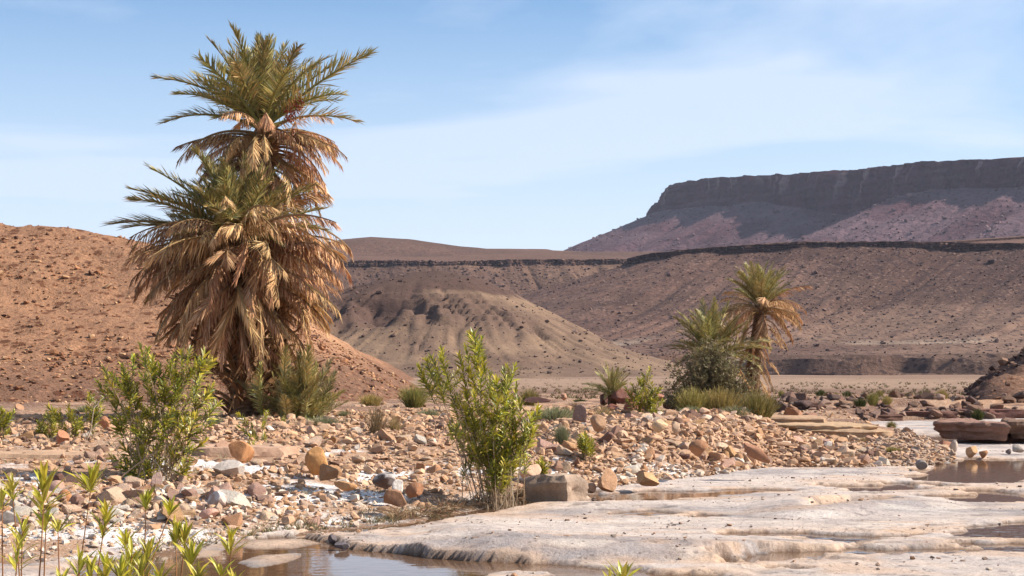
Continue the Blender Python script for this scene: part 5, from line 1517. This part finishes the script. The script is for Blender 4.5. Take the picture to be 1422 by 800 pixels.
for i, (px, py, w, h, key) in enumerate(PS):
    yy = (CZ - .72) * F / (py - HY) if py > 556 else (CZ - .55) * F / (py - HY)
    x, z = P(px, py, yy)
    t = thing('shrub', (x, yy, float(plain_z(yy)) - .06), NTH[rank[i]] + ' bush from the left along the near edge of the far plain', 'shrub', 'bushes on the plain before the embankment')
    o = obj('foliage', BM[key][i % 2], t); H = h / F * yy; W = w / F * yy / 2; o.scale = (W, W, H * 1.15)

yy = 41.0; x, _ = P(990, 0, yy); z = z_at(x, yy)
t = thing('thicket', (x, yy, z - .05), 'grey green twiggy thicket in front of the bushy palm', 'bush')
o = obj('foliage', thicket_mesh('foliage', 860, OLV, 210, 16, 1.5, 1.1, 1.85, 6, .018), t, mat=M_shrub)
# bushy low palm and the tall one at right, and the small round palm
yy = 42.5; x, _ = P(988, 0, yy); z = z_at(x, yy); zc_ = P(0, 496, yy)[1] - z
t = thing('date_palm', (x, yy, z), 'bushy low date palm rising out of the grey thicket', 'palm tree')
obj('trunk', trunk_mesh('trunk', [(0, 0, 0), (0, 0, zc_ * .5), (0, 0, zc_)], .2, .18, 3), t, mat=M_bark)
palm(t, (0, 0, zc_), 1.3, 64, 74, dead=[(16, zc_ - .05, zc_ - .5, 10, -40, .9, 1.3)], live_el=(88, 2))
yy = 43.5; x, _ = P(1042, 0, yy); z = z_at(x, yy)
c = (P(1057, 0, yy)[0] - x, 0, P(0, 424, yy)[1] - z)
t = thing('date_palm', (x, yy, z), 'slim date palm with a golden crown and drooping dead fronds at right of the thicket', 'palm tree')
obj('trunk', trunk_mesh('trunk', [(0, 0, 0), (c[0] * .2, 0, c[2] * .4), (c[0] * .7, 0, c[2] * .75), c], .2, .15, 4), t, mat=M_bark)
palm(t, c, 1.12, 42, 75, dead=[(28, c[2] - .03, c[2] - .25, 48, 5, 1.1, 1.5), (12, c[2] - .2, c[2] - .6, 0, -50, .8, 1.1), (26, c[2] - .6, c[2] - 2.1, 0, -55, .6, 1.0)], live_el=(90, 34))
yy = 45.2; x, _ = P(850, 0, yy); z = z_at(x, yy)
t = thing('date_palm', (x, yy, z + .25), 'small round stemless palm growing behind dark red boulders', 'palm tree')
obj('trunk', trunk_mesh('trunk', [(0, 0, -.3), (0, 0, -.1), (0, 0, .15)], .12, .12, 5), t, mat=M_bark)
palm(t, (0, 0, .12), .78, 30, 76, live_el=(86, 4))

# bare branches near the left bush
def branch_thing(pts_px, yy, label, seed, rad=.018, col=S(206, 186, 166) * .6, nsub=7, ground=True):
    r = np.random.default_rng(seed)
    P3 = [P(a, b, yy) for a, b in pts_px]; x0, z0 = P3[0]
    t = thing('dry_branch', (x0, yy, z0), label, 'branch')
    pts = np.array([(a - x0, .15 * k * r.normal() * .5, b - z0) for k, (a, b) in enumerate(P3)])
    mb = MB(); mb.tube(pts, np.linspace(rad, rad * .35, len(pts)), 5, col); obj('limb', mb.mesh('limb', True), t, mat=M_twig)
    for k in range(nsub):
        f = r.uniform(.25, .95); u = np.linspace(0, 1, len(pts)); p = np.array([np.interp(f, u, pts[:, q]) for q in range(3)])
        d = (pts[-1] - pts[0]); d = d / np.linalg.norm(d) + r.normal(size=3) * .6; l = r.uniform(.15, .4)
        mb = MB(); mb.tube([p, p + d * l * .5 + r.normal(size=3) * .03, p + d * l], [rad * .4, rad * .3, rad * .15], 3, col * r.uniform(.75, 1.05)); obj('twig', mb.mesh('twig'), t, mat=M_twig)
branch_thing([(112, 636), (118, 615), (125, 596), (136, 566), (143, 548)], 30.0, 'bare pale branch sticking up left of the leafy bush', 1)
branch_thing([(84, 648), (92, 640), (104, 636), (116, 628)], 29.0, 'bleached root lying on the pebbles below the bare branch', 2, nsub=3)
branch_thing([(158, 668), (166, 662), (176, 656)], 27.4, 'short pale stick slanting under the leafy left bush', 3, .012, nsub=1)
branch_thing([(176, 672), (190, 670), (212, 664)], 27.2, 'long pale stick lying flat under the leafy left bush', 4, .012, nsub=1)
branch_thing([(352, 672), (360, 655), (372, 640), (380, 622)], 29.0, 'white dead twigs between the thin shoots', 5, .007, nsub=10)
branch_thing([(690, 600), (735, 622), (772, 652)], 25.6, 'long bent twig reaching right out of the middle bush', 6, .009, S(176, 140, 110) * .55, nsub=2)
branch_thing([(272, 764), (290, 757), (304, 748), (308, 740)], 18.4, 'curved pale stalk lying at the pool edge', 7, .008, S(210, 186, 150) * .6, nsub=0)
# roots and dry litter at the foot of the middle bush
r = np.random.default_rng(33)
mb = MB()
for i in range(900):
    px = r.uniform(560, 735); q = r.normal()
    x = (px - 711) / F * 23.5; y = float(edge_y(x)) + .22 + abs(q) * .22; z = z_at(x, y) if i % 3 == 0 else None
    if z is None: z = float(np.interp(y - float(edge_y(x)), [0, .6], [.02, .1]))
    a = r.uniform(0, 6.28); l = r.uniform(.08, .3); d = np.array([math.cos(a) * l, math.sin(a) * l, r.uniform(-.02, .14)])
    p = np.array([x, y, z])
    mb.tube([p, p + d * .5 + [0, 0, .04 * r.random()], p + d], [.005, .004, .002], 3, (S(186, 148, 110), S(150, 110, 80), S(206, 176, 140))[i % 3] * .55, cap=False)
obj('dry_litter', mb.mesh('dry_litter'), kind='stuff', mat=M_twig)
mb = MB()
for i in range(500):
    px = r.uniform(1105, 1190); x = (px - 711) / F * 32; y = float(edge_y(x)) + .1 + abs(r.normal()) * .3; z = z_at(x, y)
    a = r.uniform(0, 6.28); l = r.uniform(.06, .22); d = np.array([math.cos(a) * l, math.sin(a) * l, r.uniform(-.01, .08)]); p = np.array([x, y, z])
    mb.tube([p, p + d * .5 + [0, 0, .03], p + d], [.006, .004, .002], 3, (S(176, 128, 92), S(150, 106, 78), S(196, 150, 110))[i % 3] * .55, cap=False)
obj('dry_litter', mb.mesh('dry_litter'), kind='stuff', mat=M_twig)

# dry scrub too small and too many to count
r = np.random.default_rng(61); mb = MB()
def tuft(mb, p, h, n, cols, w):
    for _ in range(n):
        a = r.uniform(0, 6.28); l = h * r.uniform(.5, 1.1); d = np.array([math.cos(a) * .6, math.sin(a) * .6, r.uniform(.5, 1.2)]); d *= l / np.linalg.norm(d)
        wd = np.cross(d, r.normal(size=3)); wd /= np.linalg.norm(wd); b = p + np.array([r.normal() * h * .25, r.normal() * h * .25, 0])
        mb.add([b - wd * w, b + wd * w, b + d], [[0, 1, 2]], None, cols[int(r.integers(0, len(cols)))] * .55 * r.uniform(.7, 1.15))
ay = 66 + 190 * r.random(1500) ** 1.6; ax = np.where(r.random(1500) < .75, r.uniform(.02, .34, 1500), r.uniform(-.1, .1, 1500)) * ay
free = (knoll_z(ax, ay) < plain_z(ay)) & (hill_left_z(ax, ay) < plain_z(ay) + .1)
for x, y in zip(ax[free], ay[free]):
    tuft(mb, np.array([x, y, float(plain_z(y)) - .02]), r.uniform(.12, .32), 9, OLV + BRN, .03)
obj('scrub', mb.mesh('scrub'), kind='stuff', mat=M_shrub)
mb = MB()
ax = np.concatenate([r.uniform(-13, 6, 300), r.uniform(-4.5, 1, 160)])
ay = edge_y(ax) + np.concatenate([r.uniform(3, 22, 300), np.abs(r.normal(size=160)) * .5 + .1]); az_ = ground_z(ax, ay)
for x, y, z in zip(ax, ay, az_):
    if y > 45: continue
    tuft(mb, np.array([x, y, z]), r.uniform(.06, .2), 10, STR + GGY, .006)
obj('dry_grass', mb.mesh('dry_grass'), kind='stuff', mat=M_shrub)

# ------------------------------------------------------------------ desert air
hb = np.array([(a, b, c) for c in (-20.0, 330.0) for a, b in ((-5600, -2000), (5600, -2000), (5600, 5600), (-5600, 5600))], float)
hq = np.array([[3, 2, 1, 0], [4, 5, 6, 7], [0, 1, 5, 4], [1, 2, 6, 5], [2, 3, 7, 6], [3, 0, 4, 7]])
M_air = bpy.data.materials.new('desert_air'); M_air.use_nodes = True
N = M_air.node_tree.nodes; N.remove(N['Principled BSDF'])
pv = N.new('ShaderNodeVolumePrincipled'); pv.inputs['Density'].default_value = 0.48e-4; pv.inputs['Color'].default_value = (.72, .80, 1.0, 1); pv.inputs['Anisotropy'].default_value = .2
M_air.node_tree.links.new(pv.outputs[0], N['Material Output'].inputs['Volume'])
obj('haze', mesh_np('haze', hb, [hq]), kind='stuff', mat=M_air)
